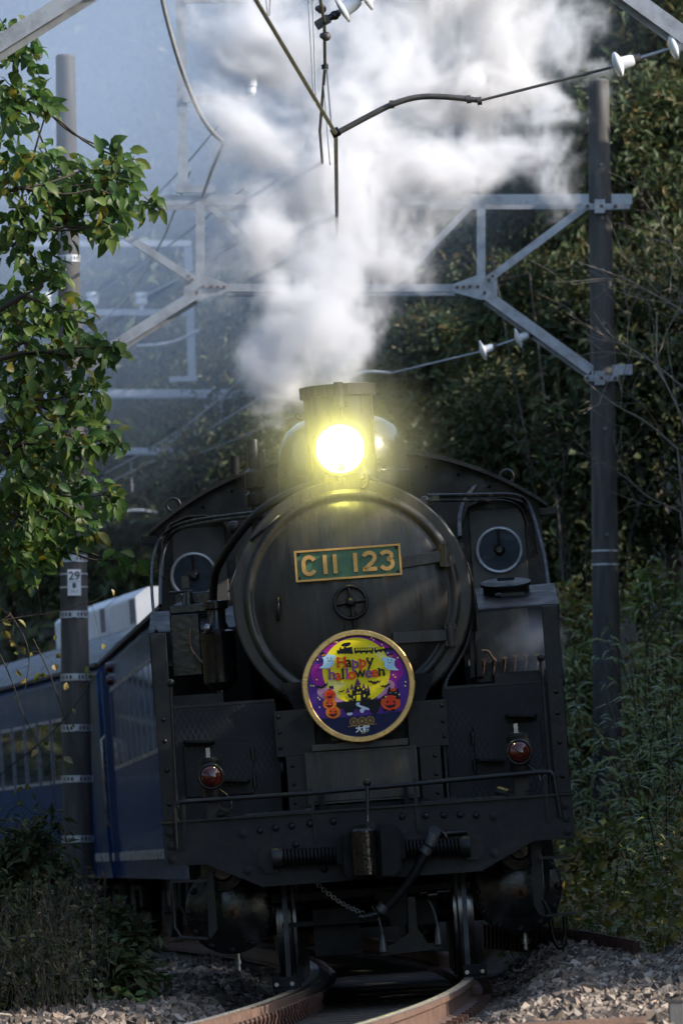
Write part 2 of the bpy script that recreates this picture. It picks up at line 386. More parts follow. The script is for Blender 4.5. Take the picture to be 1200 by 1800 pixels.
def stones(name, n, urange, yrange, size, label, zoff=0.0, near=True):
    """broken stone: jittered blocks lying on the ground"""
    Y = yrange[0] + (yrange[1] - yrange[0]) * rng.random(n) ** (1.5 if near else 1)
    s = Y - 45.0; u = urange[0] + (urange[1] - urange[0]) * rng.random(n)
    if urange[0] > 0: k_ = u < np.where(Y > 45.5, 1.66 - .09 * (Y - 45.5), 2.0); Y, s, u = Y[k_], s[k_], u[k_]; n = len(Y)
    X = LORG.x + TT * s - s * s / (2 * TR) + u
    Z = ground(X, Y) + zoff + rng.random(n) * size * .5
    c8 = np.array([[x, y, z] for z in (-1, 1) for y in (-1, 1) for x in (-1, 1)], float)
    V = c8[None] * (1 + rng.normal(0, .28, (n, 8, 3))) * (size * .5 * rng.uniform(.45, 1.25, (n, 1, 1))) * rng.uniform(.5, 1.3, (n, 1, 3)) * np.array([1.15, 1.0, .6])
    q = rng.normal(size=(n, 4)); q /= np.linalg.norm(q, axis=1)[:, None]; w, x, y, z = q.T
    Rm = np.stack([1 - 2 * (y * y + z * z), 2 * (x * y - z * w), 2 * (x * z + y * w), 2 * (x * y + z * w), 1 - 2 * (x * x + z * z), 2 * (y * z - x * w),
                   2 * (x * z - y * w), 2 * (y * z + x * w), 1 - 2 * (x * x + y * y)], 1).reshape(n, 3, 3)
    V = np.einsum('nij,nkj->nki', Rm, V) + np.stack([X, Y, Z], 1)[:, None]
    tri = np.array([(0, 2, 3), (0, 3, 1), (4, 5, 7), (4, 7, 6), (0, 1, 5), (0, 5, 4), (2, 6, 7), (2, 7, 3), (0, 4, 6), (0, 6, 2), (1, 3, 7), (1, 7, 5)])
    F = (tri[None] + (np.arange(n) * 8)[:, None, None]).reshape(-1, 3)
    o = link(name, np_mesh(name, V.reshape(-1, 3), F, 'ballast')); o['category'] = 'gravel'
    return kind(o, 'stuff', label)
stones('ballast_stones', 24000, (.72, 2.0), (31.5, 58), .052, 'grey brown crushed stone ballast heaped on the right of the track')
stones('ballast_stones', 12000, (-2.1, -.66), (33, 66), .052, 'crushed stone ballast on the left of the track below the coaches')
stones('ballast_stones', 5000, (-.5, .5), (31, 50), .058, 'dark ballast stone lying between the rails', zoff=-.03)

def rail_mesh(off, Y0, Y1, prof, step=.5, zup=0.0):
    """sweep a rail profile (x,z) along the curve at lateral offset off, tilted with the superelevation"""
    n = max(2, int((Y1 - Y0) / step) + 1); vs = []; fs = []; k = len(prof)
    for i in range(n):
        Y = Y0 + (Y1 - Y0) * i / (n - 1); th = trk_yaw(Y); c, s = math.cos(th), math.sin(th)
        for (px, pz) in prof:
            lx = off + px; lz = pz + zup
            wx = lx * math.cos(LROLL) - lz * math.sin(LROLL); wz = lx * math.sin(LROLL) + lz * math.cos(LROLL)
            vs.append(Vector((trk(Y) + wx * c, Y - wx * s, LORG.z + wz)))
    for i in range(n - 1):
        for j in range(k): fs.append((i * k + j, i * k + (j + 1) % k, (i + 1) * k + (j + 1) % k, (i + 1) * k + j))
    fs += [tuple(range(k))[::-1], tuple(range((n - 1) * k, n * k))]
    return B().add(vs, fs)
track = bpy.data.objects.new('railway_track', None); COL.objects.link(track); track.location = (trk(40), 40, 0)
ROOTS['railway_track'] = Matrix.Translation(track.location); kind(track, 'structure', 'narrow gauge railway track curving to the left')
RP = [(-.0325, -.034), (-.0325, -.004), (-.024, 0), (.024, 0), (.0325, -.004), (.0325, -.034), (.009, -.046), (.009, -.122), (.062, -.140), (.062, -.150), (-.062, -.150), (-.062, -.140), (-.009, -.122), (-.009, -.046)]
HEADP = [(-.0300, .0006), (-.022, .0026), (.022, .0026), (.0300, .0006)]
for sgn in (-1, 1):
    r = rail_mesh(sgn * .566, 20, 120, RP).build('rail', 'rust_rail', track, world=True)
    rail_mesh(sgn * .566, 20, 120, HEADP).build('running_surface', 'rail_head', r, world=True)
# anti-derailment angle iron inside the left rail, with its spring clips
g = rail_mesh(-.566 + .125, 20, 62, [(-.03, -.008), (.03, -.008), (.03, .004), (-.02, .004), (-.02, .05), (-.03, .05)], zup=-.045).build('guard_angle', 'rust_rail', track, world=True)
for i in range(46):
    Y = 31 + i * .33; b = B(); pts = []
    for (lx, lz) in ((-.566 + .16, -.03), (-.566 + .17, -.06), (-.566 + .155, -.10), (-.566 + .17, -.14)):
        th = trk_yaw(Y); wx = lx * math.cos(LROLL) - lz * math.sin(LROLL); wz = lx * math.sin(LROLL) + lz * math.cos(LROLL)
        pts.append((trk(Y) + wx * math.cos(th), Y - wx * math.sin(th), LORG.z + wz))
    b.tube(pts, .009, 6); b.build('clip', 'rust_dark', g, world=True)
for i in range(44):
    Y = 30 + i * .68; th = trk_yaw(Y)
    M = Matrix.Translation((trk(Y), Y, LORG.z)) @ Matrix.Rotation(-th, 4, 'Z') @ Matrix.Rotation(-LROLL, 4, 'Y')
    B().box((-.98, -.10, -.29), (.98, .10, -.155), M).build('sleeper', 'sleeper_wood', track, world=True, bev=.012)
    for sg in (-1, 1):
        for o_ in (-.1, .1):
            if sg < 0 and o_ > 0: continue
            B().box((sg * .566 + o_ - .03, -.05, -.155), (sg * .566 + o_ + .03, .05, -.118), M).build('rail_clip', 'rust_dark', track, world=True)

# rusty ribbed edging that holds the ballast back on the right, and an old rail near the camera
def ridge_strip(pts, h, t, m, name, label, cat):
    root = thing(name, label, cat, Vector(pts[0]))
    b = B()
    for a, c in zip(pts, pts[1:]):
        a, c = Vector(a), Vector(c); b.bar(a, c, t, h, (0, 0, 1))
    b.build('edge_plate', m, root, world=True)
    n = 46
    for i in range(n):
        f = i / n * (len(pts) - 1); k = int(f); q = Vector(pts[k]).lerp(Vector(pts[k + 1]), f - k); d = (Vector(pts[k + 1]) - Vector(pts[k])).normalized()
        s = d.cross(Vector((0, 0, 1))).normalized()
        if s.x > 0 and s.y > 0 or s.y > 0: s = -s
        c = q + s * (t / 2 + .008)
        B().bar(c - Vector((0, 0, h * .46)), c + Vector((0, 0, h * .46)), .035, .022, s).build('rib', m, root, world=True)
    return root
ridge_strip([at(1120, 1682, 45.5), at(1040, 1664, 48.5), at(960, 1652, 51.5), at(850, 1646, 55.5)], .20, .03, 'rust_dark', 'ballast_edging',
            'rusty ribbed iron edging along the far rim of the right ballast', 'edging')
b = B(); p0, p1 = at(560, 1818, 32.4), at(1130, 1786, 33.0)
r0 = thing('scrap_rail', 'short rusty rail end lying on the sunlit ballast at the bottom edge', 'rail', p0)
def sweep2(p0, p1, prof):
    d = (p1 - p0).normalized(); s = d.cross(Vector((0, 0, 1))).normalized(); u = s.cross(d); k = len(prof)
    return B().add([p + s * a + u * c for p in (p0, p1) for a, c in prof], [(j, (j + 1) % k, k + (j + 1) % k, k + j) for j in range(k)] + [tuple(range(k))[::-1], tuple(range(k, 2 * k))])
sweep2(p0, p1, RP).build('rail_body', 'rust_rail', r0, world=True)
p = at(1188, 1800, 34.0)
mk = thing('marker_post', 'small square concrete marker post at the bottom right corner', 'post', p - Vector((0, 0, .25)))
B().cbox(p - Vector((0, 0, .10)), (.075, .075, .42)).build('post', 'pole_weathered', mk, world=True, bev=.006)
B().cbox(p + Vector((0, 0, .112)), (.083, .083, .012)).build('post_cap', 'pole_concrete', mk, world=True)

# ------------------------------------------------------------------ steam locomotive (local: x right, y back, z up)
loco = thing('steam_locomotive', 'black steam tank locomotive numbered C11 123 with lit yellow headlight', 'locomotive', LM)
def part(b, name, m, parent=None, bev=0.0): return b.build(name, m, parent or loco, bev=bev)
SBZ = 2.517
# boiler and smokebox
part(B().lathe((0, 1.1, SBZ), (0, 1, 0), [(.715, .02), (.78, 0), (.78, 1.55), (.70, 1.56), (.70, 6.95)], 72), 'boiler', 'smokebox_black')
part(B().lathe((0, 1.1, SBZ), (0, -1, 0), [(.778, -.02), (.782, .012), (.770, .024), (.712, .026), (.706, .030)], 96), 'smokebox_ring', 'smokebox_black')
door = part(B().lathe((0, 1.1, SBZ), (0, -1, 0), [(.708, .02), (.704, .040), (.690, .052), (.668, .052), (.655, .040), (.645, .034), (.632, .036), (.62, .046), (.55, .068), (.45, .09), (.32, .108), (.18, .119), (.05, .123), (0, .123)], 96, split=75), 'smokebox_door', 'smokebox_black')
def door_y(x, z):
    r = math.hypot(x, z - SBZ); return 1.1 - (.123 - .22 * max(0, r) ** 2) if r < .62 else 1.055
# hinge straps
for (xa, ya), (xb, yb) in (((700, 990), (782, 976)), ((690, 1122), (792, 1116))):
    a, c = P(xa, ya, .985), P(xb, yb, 1.02)
    st = part(B().bar(a, c, .075, .022, (0, 1, 0)), 'hinge_strap', 'smokebox_black', door, bev=.004)
    cc = P(xb, yb, 1.0)
    part(B().cyl(cc - Vector((0, 0, .075)), cc + Vector((0, 0, .075)), .027, n=14).cbox(cc + Vector((0, .02, .055)), (.075, .06, .032)).cbox(cc + Vector((0, .02, -.055)), (.075, .06, .032)), 'hinge_barrel', 'smokebox_black', door)
# hand wheel
hc = P(616, 1059, .93)
hw = part(B().torus(hc, (0, 1, 0), .105, .0125, 40, 8), 'hand_wheel', 'black_paint', door)
b = B()
for k in range(4):
    a = R(50 + 90 * k - 45); b.cyl(hc, hc + Vector((math.cos(a) * .105, 0, math.sin(a) * .105)), .011, n=8)
part(b, 'spoke', 'black_paint', hw)
part(B().lathe(hc + Vector((0, .05, 0)), (0, -1, 0), [(.034, -.02), (.034, .06), (.026, .075), (.012, .085), (0, .085)], 20), 'hub', 'black_paint', hw)
part(B().cyl(P(622, 1075, .95), P(625, 1122, .96), .016, n=10).sphere(P(625, 1122, .96), .021), 'locking_handle', 'black_paint', hw)
# small grab handles on the door and the smokebox rim
for pts in ([(489, 1052), (489, 1090)], [(490, 908), (442, 950)]):
    (xa, ya), (xb, yb) = pts; a0, c0 = P(xa, ya, 1.06), P(xb, yb, 1.06); o = Vector((0, -.075, 0))
    part(B().tube([a0, a0 + o, c0 + o, c0], .0125, 8), 'grab_handle', 'black_paint')
# number plate
pc = (P(518, 968, .9) + P(703, 955, .9) + P(705, 1010, .9) + P(520, 1024, .9)) / 4
PW, PH = .694, .205
plate = part(B().cbox((pc.x, .945, pc.z), (PW, .020, PH)), 'number_plate', 'plate_green', bev=.003)
b = B()
for (x0, x1, z0, z1) in ((-PW / 2, PW / 2, PH / 2 - .013, PH / 2), (-PW / 2, PW / 2, -PH / 2, -PH / 2 + .013), (-PW / 2, -PW / 2 + .013, -PH / 2 + .013, PH / 2 - .013), (PW / 2 - .013, PW / 2, -PH / 2 + .013, PH / 2 - .013)):
    b.box((pc.x + x0, .922, pc.z + z0), (pc.x + x1, .938, pc.z + z1))
part(b, 'plate_border', 'letter_brass', plate)
for cx_, cz_ in ((-.32, .078), (.32, .078), (-.32, -.078), (.32, -.078)):
    part(B().sphere((pc.x + cx_, .934, pc.z + cz_), .009, 10, 6), 'plate_screw', 'oily_black', plate)
for o_ in (-.25, .25): part(B().cbox((pc.x + o_, .985, pc.z), (.03, .08, .14)), 'plate_bracket', 'black_paint', plate)
def chars():
    th = .026; h = .125
    def stroke(cx_, cz_, pts):                     # flat ribbon along a 2-D path, extruded
        b = B(); n = len(pts); L_ = []; Rr = []
        for i, p_ in enumerate(pts):
            a = Vector(pts[max(i - 1, 0)]); c = Vector(pts[min(i + 1, n - 1)]); t = (c - a).normalized(); q = Vector((-t.y, t.x)) * th / 2
            L_.append(Vector(p_) + q); Rr.append(Vector(p_) - q)
        vs = []
        for y in (.918, .936):
            vs += [Vector((cx_ + p_.x, y, cz_ + p_.y)) for p_ in L_] + [Vector((cx_ + p_.x, y, cz_ + p_.y)) for p_ in Rr]
        fs = []
        for i in range(n - 1):
            fs += [(i, i + 1, n + i + 1, n + i), (2 * n + i, 3 * n + i, 3 * n + i + 1, 2 * n + i + 1), (i, 2 * n + i, 2 * n + i + 1, i + 1), (n + i, n + i + 1, 3 * n + i + 1, 3 * n + i)]
        fs += [(0, n, 3 * n, 2 * n), (n - 1, 3 * n - 1, 4 * n - 1, 2 * n - 1)]
        b.add(vs, fs); part(b, 'numeral', 'letter_brass', plate)
    arc = lambda cx_, cy_, rx, ry, a0, a1, n=14: [(cx_ + rx * math.cos(R(a0 + (a1 - a0) * i / n)), cy_ + ry * math.sin(R(a0 + (a1 - a0) * i / n))) for i in range(n + 1)]
    stroke(pc.x - .255, pc.z, arc(0, .018, .036, .038, 20, 180, 8) + arc(0, -.018, .036, .038, 180, 340, 8))
    stroke(pc.x - .150, pc.z, [(0, -h / 2), (0, h / 2)]); stroke(pc.x - .085, pc.z, [(0, -h / 2), (0, h / 2)])
    stroke(pc.x + .048, pc.z, [(0, -h / 2), (0, h / 2)])
    stroke(pc.x + .140, pc.z, arc(0, .026, .036, .031, 165, -20, 10) + [(.022, -.002), (-.034, -.050)])
    stroke(pc.x + .140, pc.z, [(-.047, -.050), (.047, -.050)])
    stroke(pc.x + .252, pc.z, arc(0, .030, .034, .026, 160, -80, 10)); stroke(pc.x + .252, pc.z, arc(0, -.022, .038, .034, 85, -160, 12))
chars()
# headlight
HC = Vector((-.008, 1.06, 3.495))
hl = part(B().lathe(HC, (0, 1, 0), [(.150, .0), (.172, -.006), (.176, .012), (.168, .03), (.166, .22), (.13, .31), (.05, .35), (0, .35)], 48), 'headlight', 'black_paint')
mat('lamp_glass', (1, .98, .7), (1, .96, .6), rough=.1, emit=(1.0, .95, .42), estr=7, rvar=0)
mat('bulb_glass', (.05, .05, .03), (.04, .04, .02), rough=.3, emit=(1.0, .9, .35), estr=.22, rvar=0)
part(B().lathe(HC + Vector((0, .07, 0)), (0, 1, 0), [(.149, -.06), (.12, -.03), (.08, .0), (.03, .02), (0, .02)], 48), 'reflector', 'lamp_glass', hl)
part(B().lathe(HC, (0, 1, 0), [(.146, -.006), (.158, -.014), (.164, -.006)], 48), 'lens_rim', 'steel_bright', hl)
part(B().cbox(HC + Vector((0, .004, .085)), (.024, .02, .12)), 'bulb_holder', 'bulb_glass', hl); part(B().cbox(HC + Vector((0, .004, -.1)), (.05, .02, .09)), 'bulb_holder', 'bulb_glass', hl)
part(B().sphere(HC + Vector((0, .0, -.005)), .034, 16, 10), 'bulb', 'bulb_glass', hl)
part(B().box((-.128, 1.09, 3.21), (.112, 1.34, 3.335)).box((-.04, 1.075, 3.18), (.015, 1.09, 3.34)), 'lamp_bracket', 'smokebox_black', hl, bev=.006)
part(B().tube([P(640, 820, 1.1), P(648, 850, 1.08), P(636, 862, 1.08), P(630, 845, 1.09), P(642, 838, 1.1)], .011, 8, smooth_path=1), 'lamp_cable', 'black_paint', hl)
ll = bpy.data.lights.new('headlight_lamp', 'POINT'); ll.energy = 12; ll.color = (1.0, .95, .15); ll.shadow_soft_size = .11
llo = bpy.data.objects.new('headlight_lamp', ll); COL.objects.link(llo); llo.parent = hl; llo.location = HC + Vector((0, -.13, 0))
# chimney
ch = part(B().lathe((0, 1.92, 3.2), (0, 0, 1), [(.34, -.08), (.27, .03), (.235, .12), (.225, .3), (.232, .69), (.254, .692), (.256, .765), (.23, .77), (.20, .76), (.19, .3), (.19, 0)], 48), 'chimney', 'smokebox_black')
part(B().tube([P(594, 672, 1.66), P(596, 716, 1.66)], .033, 12).tube([P(598, 715, 1.67), P(600, 752, 1.67)], .012), 'exhaust_pipe', 'smokebox_black', ch)
part(B().cbox(P(604, 712, 1.67), (.05, .03, .04)), 'pipe_clip', 'black_paint', ch)
part(B().tube([P(531, 738, 1.9), P(522, 737, 1.88), P(519, 730, 1.88), P(525, 727, 1.88), P(528, 734, 1.88)], .007, 6, smooth_path=1), 'lifting_hook', 'black_paint', ch)
# dome, long and rounded
b = B(); n = 64; rings = [(.47, 3.0), (.462, 3.15), (.458, 3.50), (.452, 3.60), (.43, 3.70), (.38, 3.79), (.30, 3.85), (.18, 3.882), (.05, 3.892)]
vs = []; fs = []
for r, z in rings:
    for k in range(n):
        a = 6.28318 * k / n; c, s_ = math.cos(a), math.sin(a); yy = 3.75 if s_ < 0 else 5.0
        vs.append((r * c, yy + r * s_ * (1 if s_ < 0 else 1), z))
for i in range(len(rings) - 1): fs += [(i * n + k, i * n + (k + 1) % n, (i + 1) * n + (k + 1) % n, (i + 1) * n + k) for k in range(n)]
fs.append(tuple(range((len(rings) - 1) * n, len(rings) * n)))
b.add(vs, fs, True)
mat('dome_black', (.02, .02, .02), (.035, .033, .03), rough=.2, scale=5, bump=.06, bscale=12, rvar=.06, coat=.4)
part(b, 'dome', 'dome_black')
part(B().torus((0, 3.75, 3.47), (0, 0, 1), .462, .006, 48, 6), 'dome_seam', 'dome_black')
# whistle and valve on the left of the boiler
wc = P(449, 850, 4.6)
part(B().lathe(wc - Vector((0, 0, .18)), (0, 0, 1), [(.05, -.3), (.05, .02), (.072, .03), (.075, .10), (.05, .13), (.075, .15), (.075, .26), (.04, .29), (.042, .48), (.038, .49)], 24).cyl(wc + Vector((.05, 0, .05)), wc + Vector((.05, 0, .22)), .028), 'safety_valve', 'black_paint')
part(B().cyl(P(413, 835, 7.6), P(413, 802, 7.6), .035, n=14), 'whistle', 'black_paint')
# side tanks
for sg in (-1, 1):
    x0, x1 = sg * .73, sg * 1.40
    prof = [(3.0, 1.89), (3.0, 2.45), (3.75, 2.62), (8.0, 2.62), (8.0, 1.50), (3.3, 1.50), (3.3, 1.89)]
    tk = part(B().prism([Vector((x0, y, z)) for y, z in prof], (x1 - x0, 0, 0)), 'side_tank', 'tank_black', bev=.012)
    for z in (1.62, 1.85, 2.05, 2.3):
        part(B().sphere((sg * 1.375, 2.998, z if z > 1.88 else z + .3), .013, 10, 6), 'rivet', 'black_paint', tk)
    # filler lid on the slope
    part(B().lathe((sg * 1.06, 3.55, 2.57), (0, -.22, 1), [(.16, -.02), (.16, .05), (.175, .055), (.175, .075), (0, .08)], 28).cbox((sg * 1.06, 3.45, 2.66), (.12, .03, .02)), 'filler_lid', 'chassis_black', tk)
# fitted bar on the right tank slope
part(B().bar(P(880, 1046, 3.0), P(922, 1043, 3.0), .022, .03).cyl(P(870, 1047, 3.0), P(880, 1046, 3.0), .014), 'tank_handle', 'black_paint')
part(B().box((.735, 2.9, 2.395), (1.04, 2.95, 2.425)), 'tank_step', 'black_paint')
# ---- running board, cover plates in front, centre saddle
part(B().box((-1.33, .70, 1.865), (-.55, 3.3, 1.885)).box((.55, .70, 1.865), (1.33, 3.3, 1.885)), 'running_board', 'black_paint')
for sg in (-1, 1):
    ap = part(B().prism([Vector((sg * .545, .70, 1.14)), Vector((sg * .545, .70, 1.862)), Vector((sg * 1.225, .70, 1.862)), Vector((sg * 1.225, .70, 1.14))], (0, .012, 0)), 'cover_plate', 'tread_plate')
    part(B().box((sg * 1.22 if sg > 0 else -1.325, .66, 1.14), (1.325 if sg > 0 else -1.22, .70, 2.36)).box((sg * 1.315 if sg > 0 else -1.325, .70, 1.14), (1.325 if sg > 0 else -1.315, 3.3, 1.86)), 'corner_post', 'black_paint', bev=.006)
    for z in (1.25, 1.47, 1.66, 1.8):
        part(B().sphere((sg * 1.275, .658, z), .016, 10, 6), 'rivet', 'black_paint', ap)
    ha = part(B().box((min(sg * .72, sg * 1.16), .676, 1.28), (max(sg * .72, sg * 1.16), .699, 1.62)), 'hatch', 'tread_plate', ap, bev=.006)
    for z in (1.36, 1.54):
        part(B().cyl((sg * .715, .676, z - .04), (sg * .715, .676, z + .04), .014, n=8), 'hatch_hinge', 'black_paint', ha)
    part(B().box((min(sg * .9, sg * 1.3), 1.55, 1.9), (max(sg * .9, sg * 1.3), 2.8, 1.97)), 'board_riser', 'black_paint')
for (xa, xb, py) in ((322, 378, 1306), (386, 441, 1374), (888, 944, 1260), (836, 890, 1338)):
    a, c = P(xa, py, .6), P(xb, py, .6); w = c - a
    part(B().prism([a + Vector((0, .1, 0)), a + Vector((.02, -.06, 0)), c + Vector((-.02, -.06, 0)), c + Vector((0, .1, 0))], (0, 0, .016)).prism([a + Vector((.0, .098, 0)), a + Vector((.03, .098, -.07)), c + Vector((-.03, .098, -.07)), c + Vector((0, .098, 0))], (0, .012, 0)), 'foot_step', 'chassis_black')
# saddle and centre panel
sad = part(B().prism([Vector((-.40, .62, 1.14)), Vector((-.40, .62, 1.75)), Vector((-.50, .62, 1.98)), Vector((.50, .62, 1.98)), Vector((.40, .62, 1.75)), Vector((.40, .62, 1.14))], (0, 1.9, 0)), 'saddle', 'chassis_black')
for sg in (-1, 1):
    pl = part(B().box((min(sg * .36, sg * .50), .50, 1.14), (max(sg * .36, sg * .50), .525, 1.50)).box((min(sg * .30, sg * .56), .56, 1.50), (max(sg * .30, sg * .56), .585, 1.80)), 'saddle_plate', 'black_paint', sad, bev=.004)
    for z in (1.2, 1.32, 1.44): part(B().sphere((sg * .46, .498, z), .014, 10, 6), 'rivet', 'black_paint', pl)
    for z in (1.56, 1.66, 1.76): part(B().sphere((sg * .53, .558, z), .014, 10, 6), 'rivet', 'black_paint', pl)
cpn = part(B().box((-.375, .44, 1.19), (.345, .47, 1.515)), 'centre_panel', 'smokebox_black', bev=.005)
b = B()
for x0, x1, z0, z1 in ((-.375, .345, 1.50, 1.515), (-.375, -.360, 1.19, 1.50), (.330, .345, 1.19, 1.50), (-.375, .345, 1.178, 1.19)):
    b.box((x0, .430, z0), (x1, .440, z1))
part(b, 'panel_edge', 'smokebox_black', cpn)
part(B().box((-.33, .40, 1.518), (.295, .56, 1.562)), 'sign_shelf', 'smokebox_black', bev=.005)
part(B().box((-.40, .35, 1.135), (.40, .62, 1.165)).box((-.30, .20, 1.135), (-.27, .45, 1.25)).box((.24, .20, 1.135), (.27, .45, 1.25)), 'panel_foot', 'chassis_black')
# ---- buffer beam
BP = [(-1.31, 1.12), (1.31, 1.12), (1.31, .845), (1.05, .845), (.86, .755), (.70, .675), (-.70, .675), (-.82, .735), (-1.05, .845), (-1.31, .845)]
beam = part(B().prism([Vector((x, 0, z)) for x, z in BP], (0, .035, 0)), 'buffer_beam', 'beam_black', bev=.004)
part(B().box((-1.335, -.03, 1.121), (1.335, .70, 1.135)), 'front_deck', 'black_paint')
RV = mesh_of(B().lathe((0, 0, 0), (0, -1, 0), [(.024, -.004), (.023, .006), (.017, .014), (.008, .018), (0, .0185)], 14), 'rivet', 'beam_black')
BOLT = mesh_of(B().lathe((0, 0, 0), (0, -1, 0), [(.030, -.002), (.030, .004), (.022, .005)], 16).lathe((0, 0, 0), (0, -1, 0), [(.021, .004), (.021, .018), (.009, .019), (.009, .026), (0, .026)], 6, smooth=False), 'bolt', 'beam_black')
for sx in (-1, 1):
    for z in (1.06, .975, .89): inst('bolt', BOLT, beam, Vector((sx * 1.262, -.002, z)))
    for x, z in ((.80, 1.02), (.785, .785)): inst('bolt', BOLT, beam, Vector((sx * x, -.002, z)))
    for x, z in ((.69, 1.035), (.59, 1.045), (.485, 1.05), (.37, 1.055), (.47, .93), (.22, 1.06), (.30, .76)): inst('rivet', RV, beam, Vector((sx * x, -.002, z)))
# coupler
cp = part(B().box((-.10, -.30, .80), (.10, .02, .98)).prism([P(604, 1460, -.33), P(622, 1450, -.33), P(690, 1448, -.33), P(706, 1462, -.33), P(706, 1532, -.33), P(690, 1543, -.33), P(612, 1543, -.33), P(604, 1530, -.33)], (0, .22, 0)), 'coupler', 'chassis_black', bev=.012)
mat('knuckle_steel', (.012, .011, .011), (.035, .022, .018), rough=.2, metal=.4, scale=9, bump=.2, bscale=22, lo=.45, hi=.8)
kc = P(640, 1498, -.42)
part(B().lathe(kc - Vector((0, 0, .155)), (0, 0, 1), [(.0, 0), (.07, .002), (.084, .012), (.086, .29), (.07, .305), (0, .308)], 28), 'knuckle', 'knuckle_steel', cp)
part(B().prism([P(668, 1455, -.46), P(690, 1450, -.46), P(703, 1472, -.46), P(703, 1528, -.46), P(692, 1540, -.46), P(672, 1540, -.46)], (0, .13, 0)), 'guard_arm', 'chassis_black', cp, bev=.01)
part(B().box((-.015, -.45, .995), (.045, -.36, 1.04)).tube([P(645, 1448, -.35), P(646, 1418, -.3), P(645, 1378, -.22)], .012, 8).sphere(P(645, 1376, -.22), .026), 'lock_lift', 'black_paint', cp)
part(B().box((-.13, -.12, .70), (.12, .0, .735)), 'carrier_plate', 'chassis_black', cp)
for (xa, ya, xb, yb) in ((492, 1508, 592, 1504), (712, 1492, 812, 1488)):
    a, c = P(xa, ya, -.10), P(xb, yb, -.10); d = c - a; Lh = d.length; pts = []
    tn = 15; M = rot_to(d)
    for i in range(tn * 14 + 1):
        w = 6.28318 * i / 14; pts.append(a + d * (i / (tn * 14)) + M @ Vector((.05 * math.cos(w), .05 * math.sin(w), 0)))
    sp = part(B().tube(pts, .0105, 6), 'draft_spring', 'chassis_black', beam)
    part(B().cyl(a, c, .025, n=12), 'spring_rod', 'chassis_black', sp)
    e = a if xa < 600 else c; sg = -1 if xa < 600 else 1
    part(B().lathe(e + Vector((sg * .03, .0, 0)), (-sg, 0, 0), [(.07, -.02), (.07, .02), (.055, .05), (0, .05)], 20).prism([e + Vector((sg * (.02 + q), .095, z)) for q, z in ((0, .085), (.075, .085), (.12, .03), (.12, -.04), (.07, -.09), (0, -.09))], (0, -.03, 0)), 'spring_bracket', 'black_paint', sp)
    for q, z in ((.045, .055), (.045, -.055), (.085, 0)): inst('rivet', RV, sp, Vector((e.x + sg * (.02 + q), .063, e.z + z)))
    ic = c if xa < 600 else a
    part(B().prism([ic + Vector((-sg * .0, .05, -.06)), ic + Vector((-sg * .0, .05, .09)), ic + Vector((-sg * .05, .05, .13)), ic + Vector((-sg * .09, .05, .13)), ic + Vector((-sg * .09, .05, -.06))], (0, -.12, 0)), 'spring_stop', 'chassis_black', sp, bev=.006)
# hand rail over the beam
pts = [P(311, 1493, -.02), P(309, 1450, -.02), P(306, 1418, -.02), P(312, 1411, -.02), P(325, 1409, -.02), P(540, 1395, -.02), P(760, 1375, -.02), P(950, 1357, -.02), P(966, 1357, -.02), P(973, 1364, -.02), P(978, 1395, -.02), P(985, 1437, -.02)]
hr = part(B().tube(pts, .0155, 10), 'hand_rail', 'black_paint')
for xa, ya, xb, yb in ((546, 1386, 556, 1480), (727, 1368, 736, 1462), (323, 1400, 325, 1495), (956, 1348, 963, 1445)):
    part(B().bar(P(xa, ya, -.02), P(xb, yb, -.01), .022, .014), 'rail_post', 'black_paint', hr)
# uncoupling rods
part(B().tube([P(430, 1434, .12), P(548, 1425, .12)], .012).cyl(P(536, 1426, .12), P(552, 1425, .12), .018), 'uncoupling_rod', 'black_paint')
part(B().tube([P(740, 1411, .12), P(905, 1400, .12)], .011).bar(P(780, 1408, .11), P(803, 1406, .11), .04, .02).cbox(P(858, 1405, .11), (.05, .03, .04)), 'uncoupling_rod', 'black_paint')
for px_, py_, ex, ey in ((400, 1432, 420, 1438), (893, 1394, 903, 1405)):
    part(B().cyl(P(px_ - 14, py_ - 2, .2), P(px_ + 3, py_ + 2, .12), .042, .034, 14).tube([P(px_, py_ + 4, .12), P(ex, ey, .08), P(ex + 28, ey - 4, .1)], .012, smooth_path=1), 'cable_socket', 'black_paint')
# corner rods with ball tops
for (xa, ya, xb, yb) in ((300, 1201, 314, 1492), (950, 1156, 969, 1405)):
    a, c = P(xa, ya, .02), P(xb, yb, .02)
    part(B().tube([a, a.lerp(c, .5), c], .012, 8, r1=.017).sphere(a, .027, 14, 10), 'marker_rod', 'black_paint')
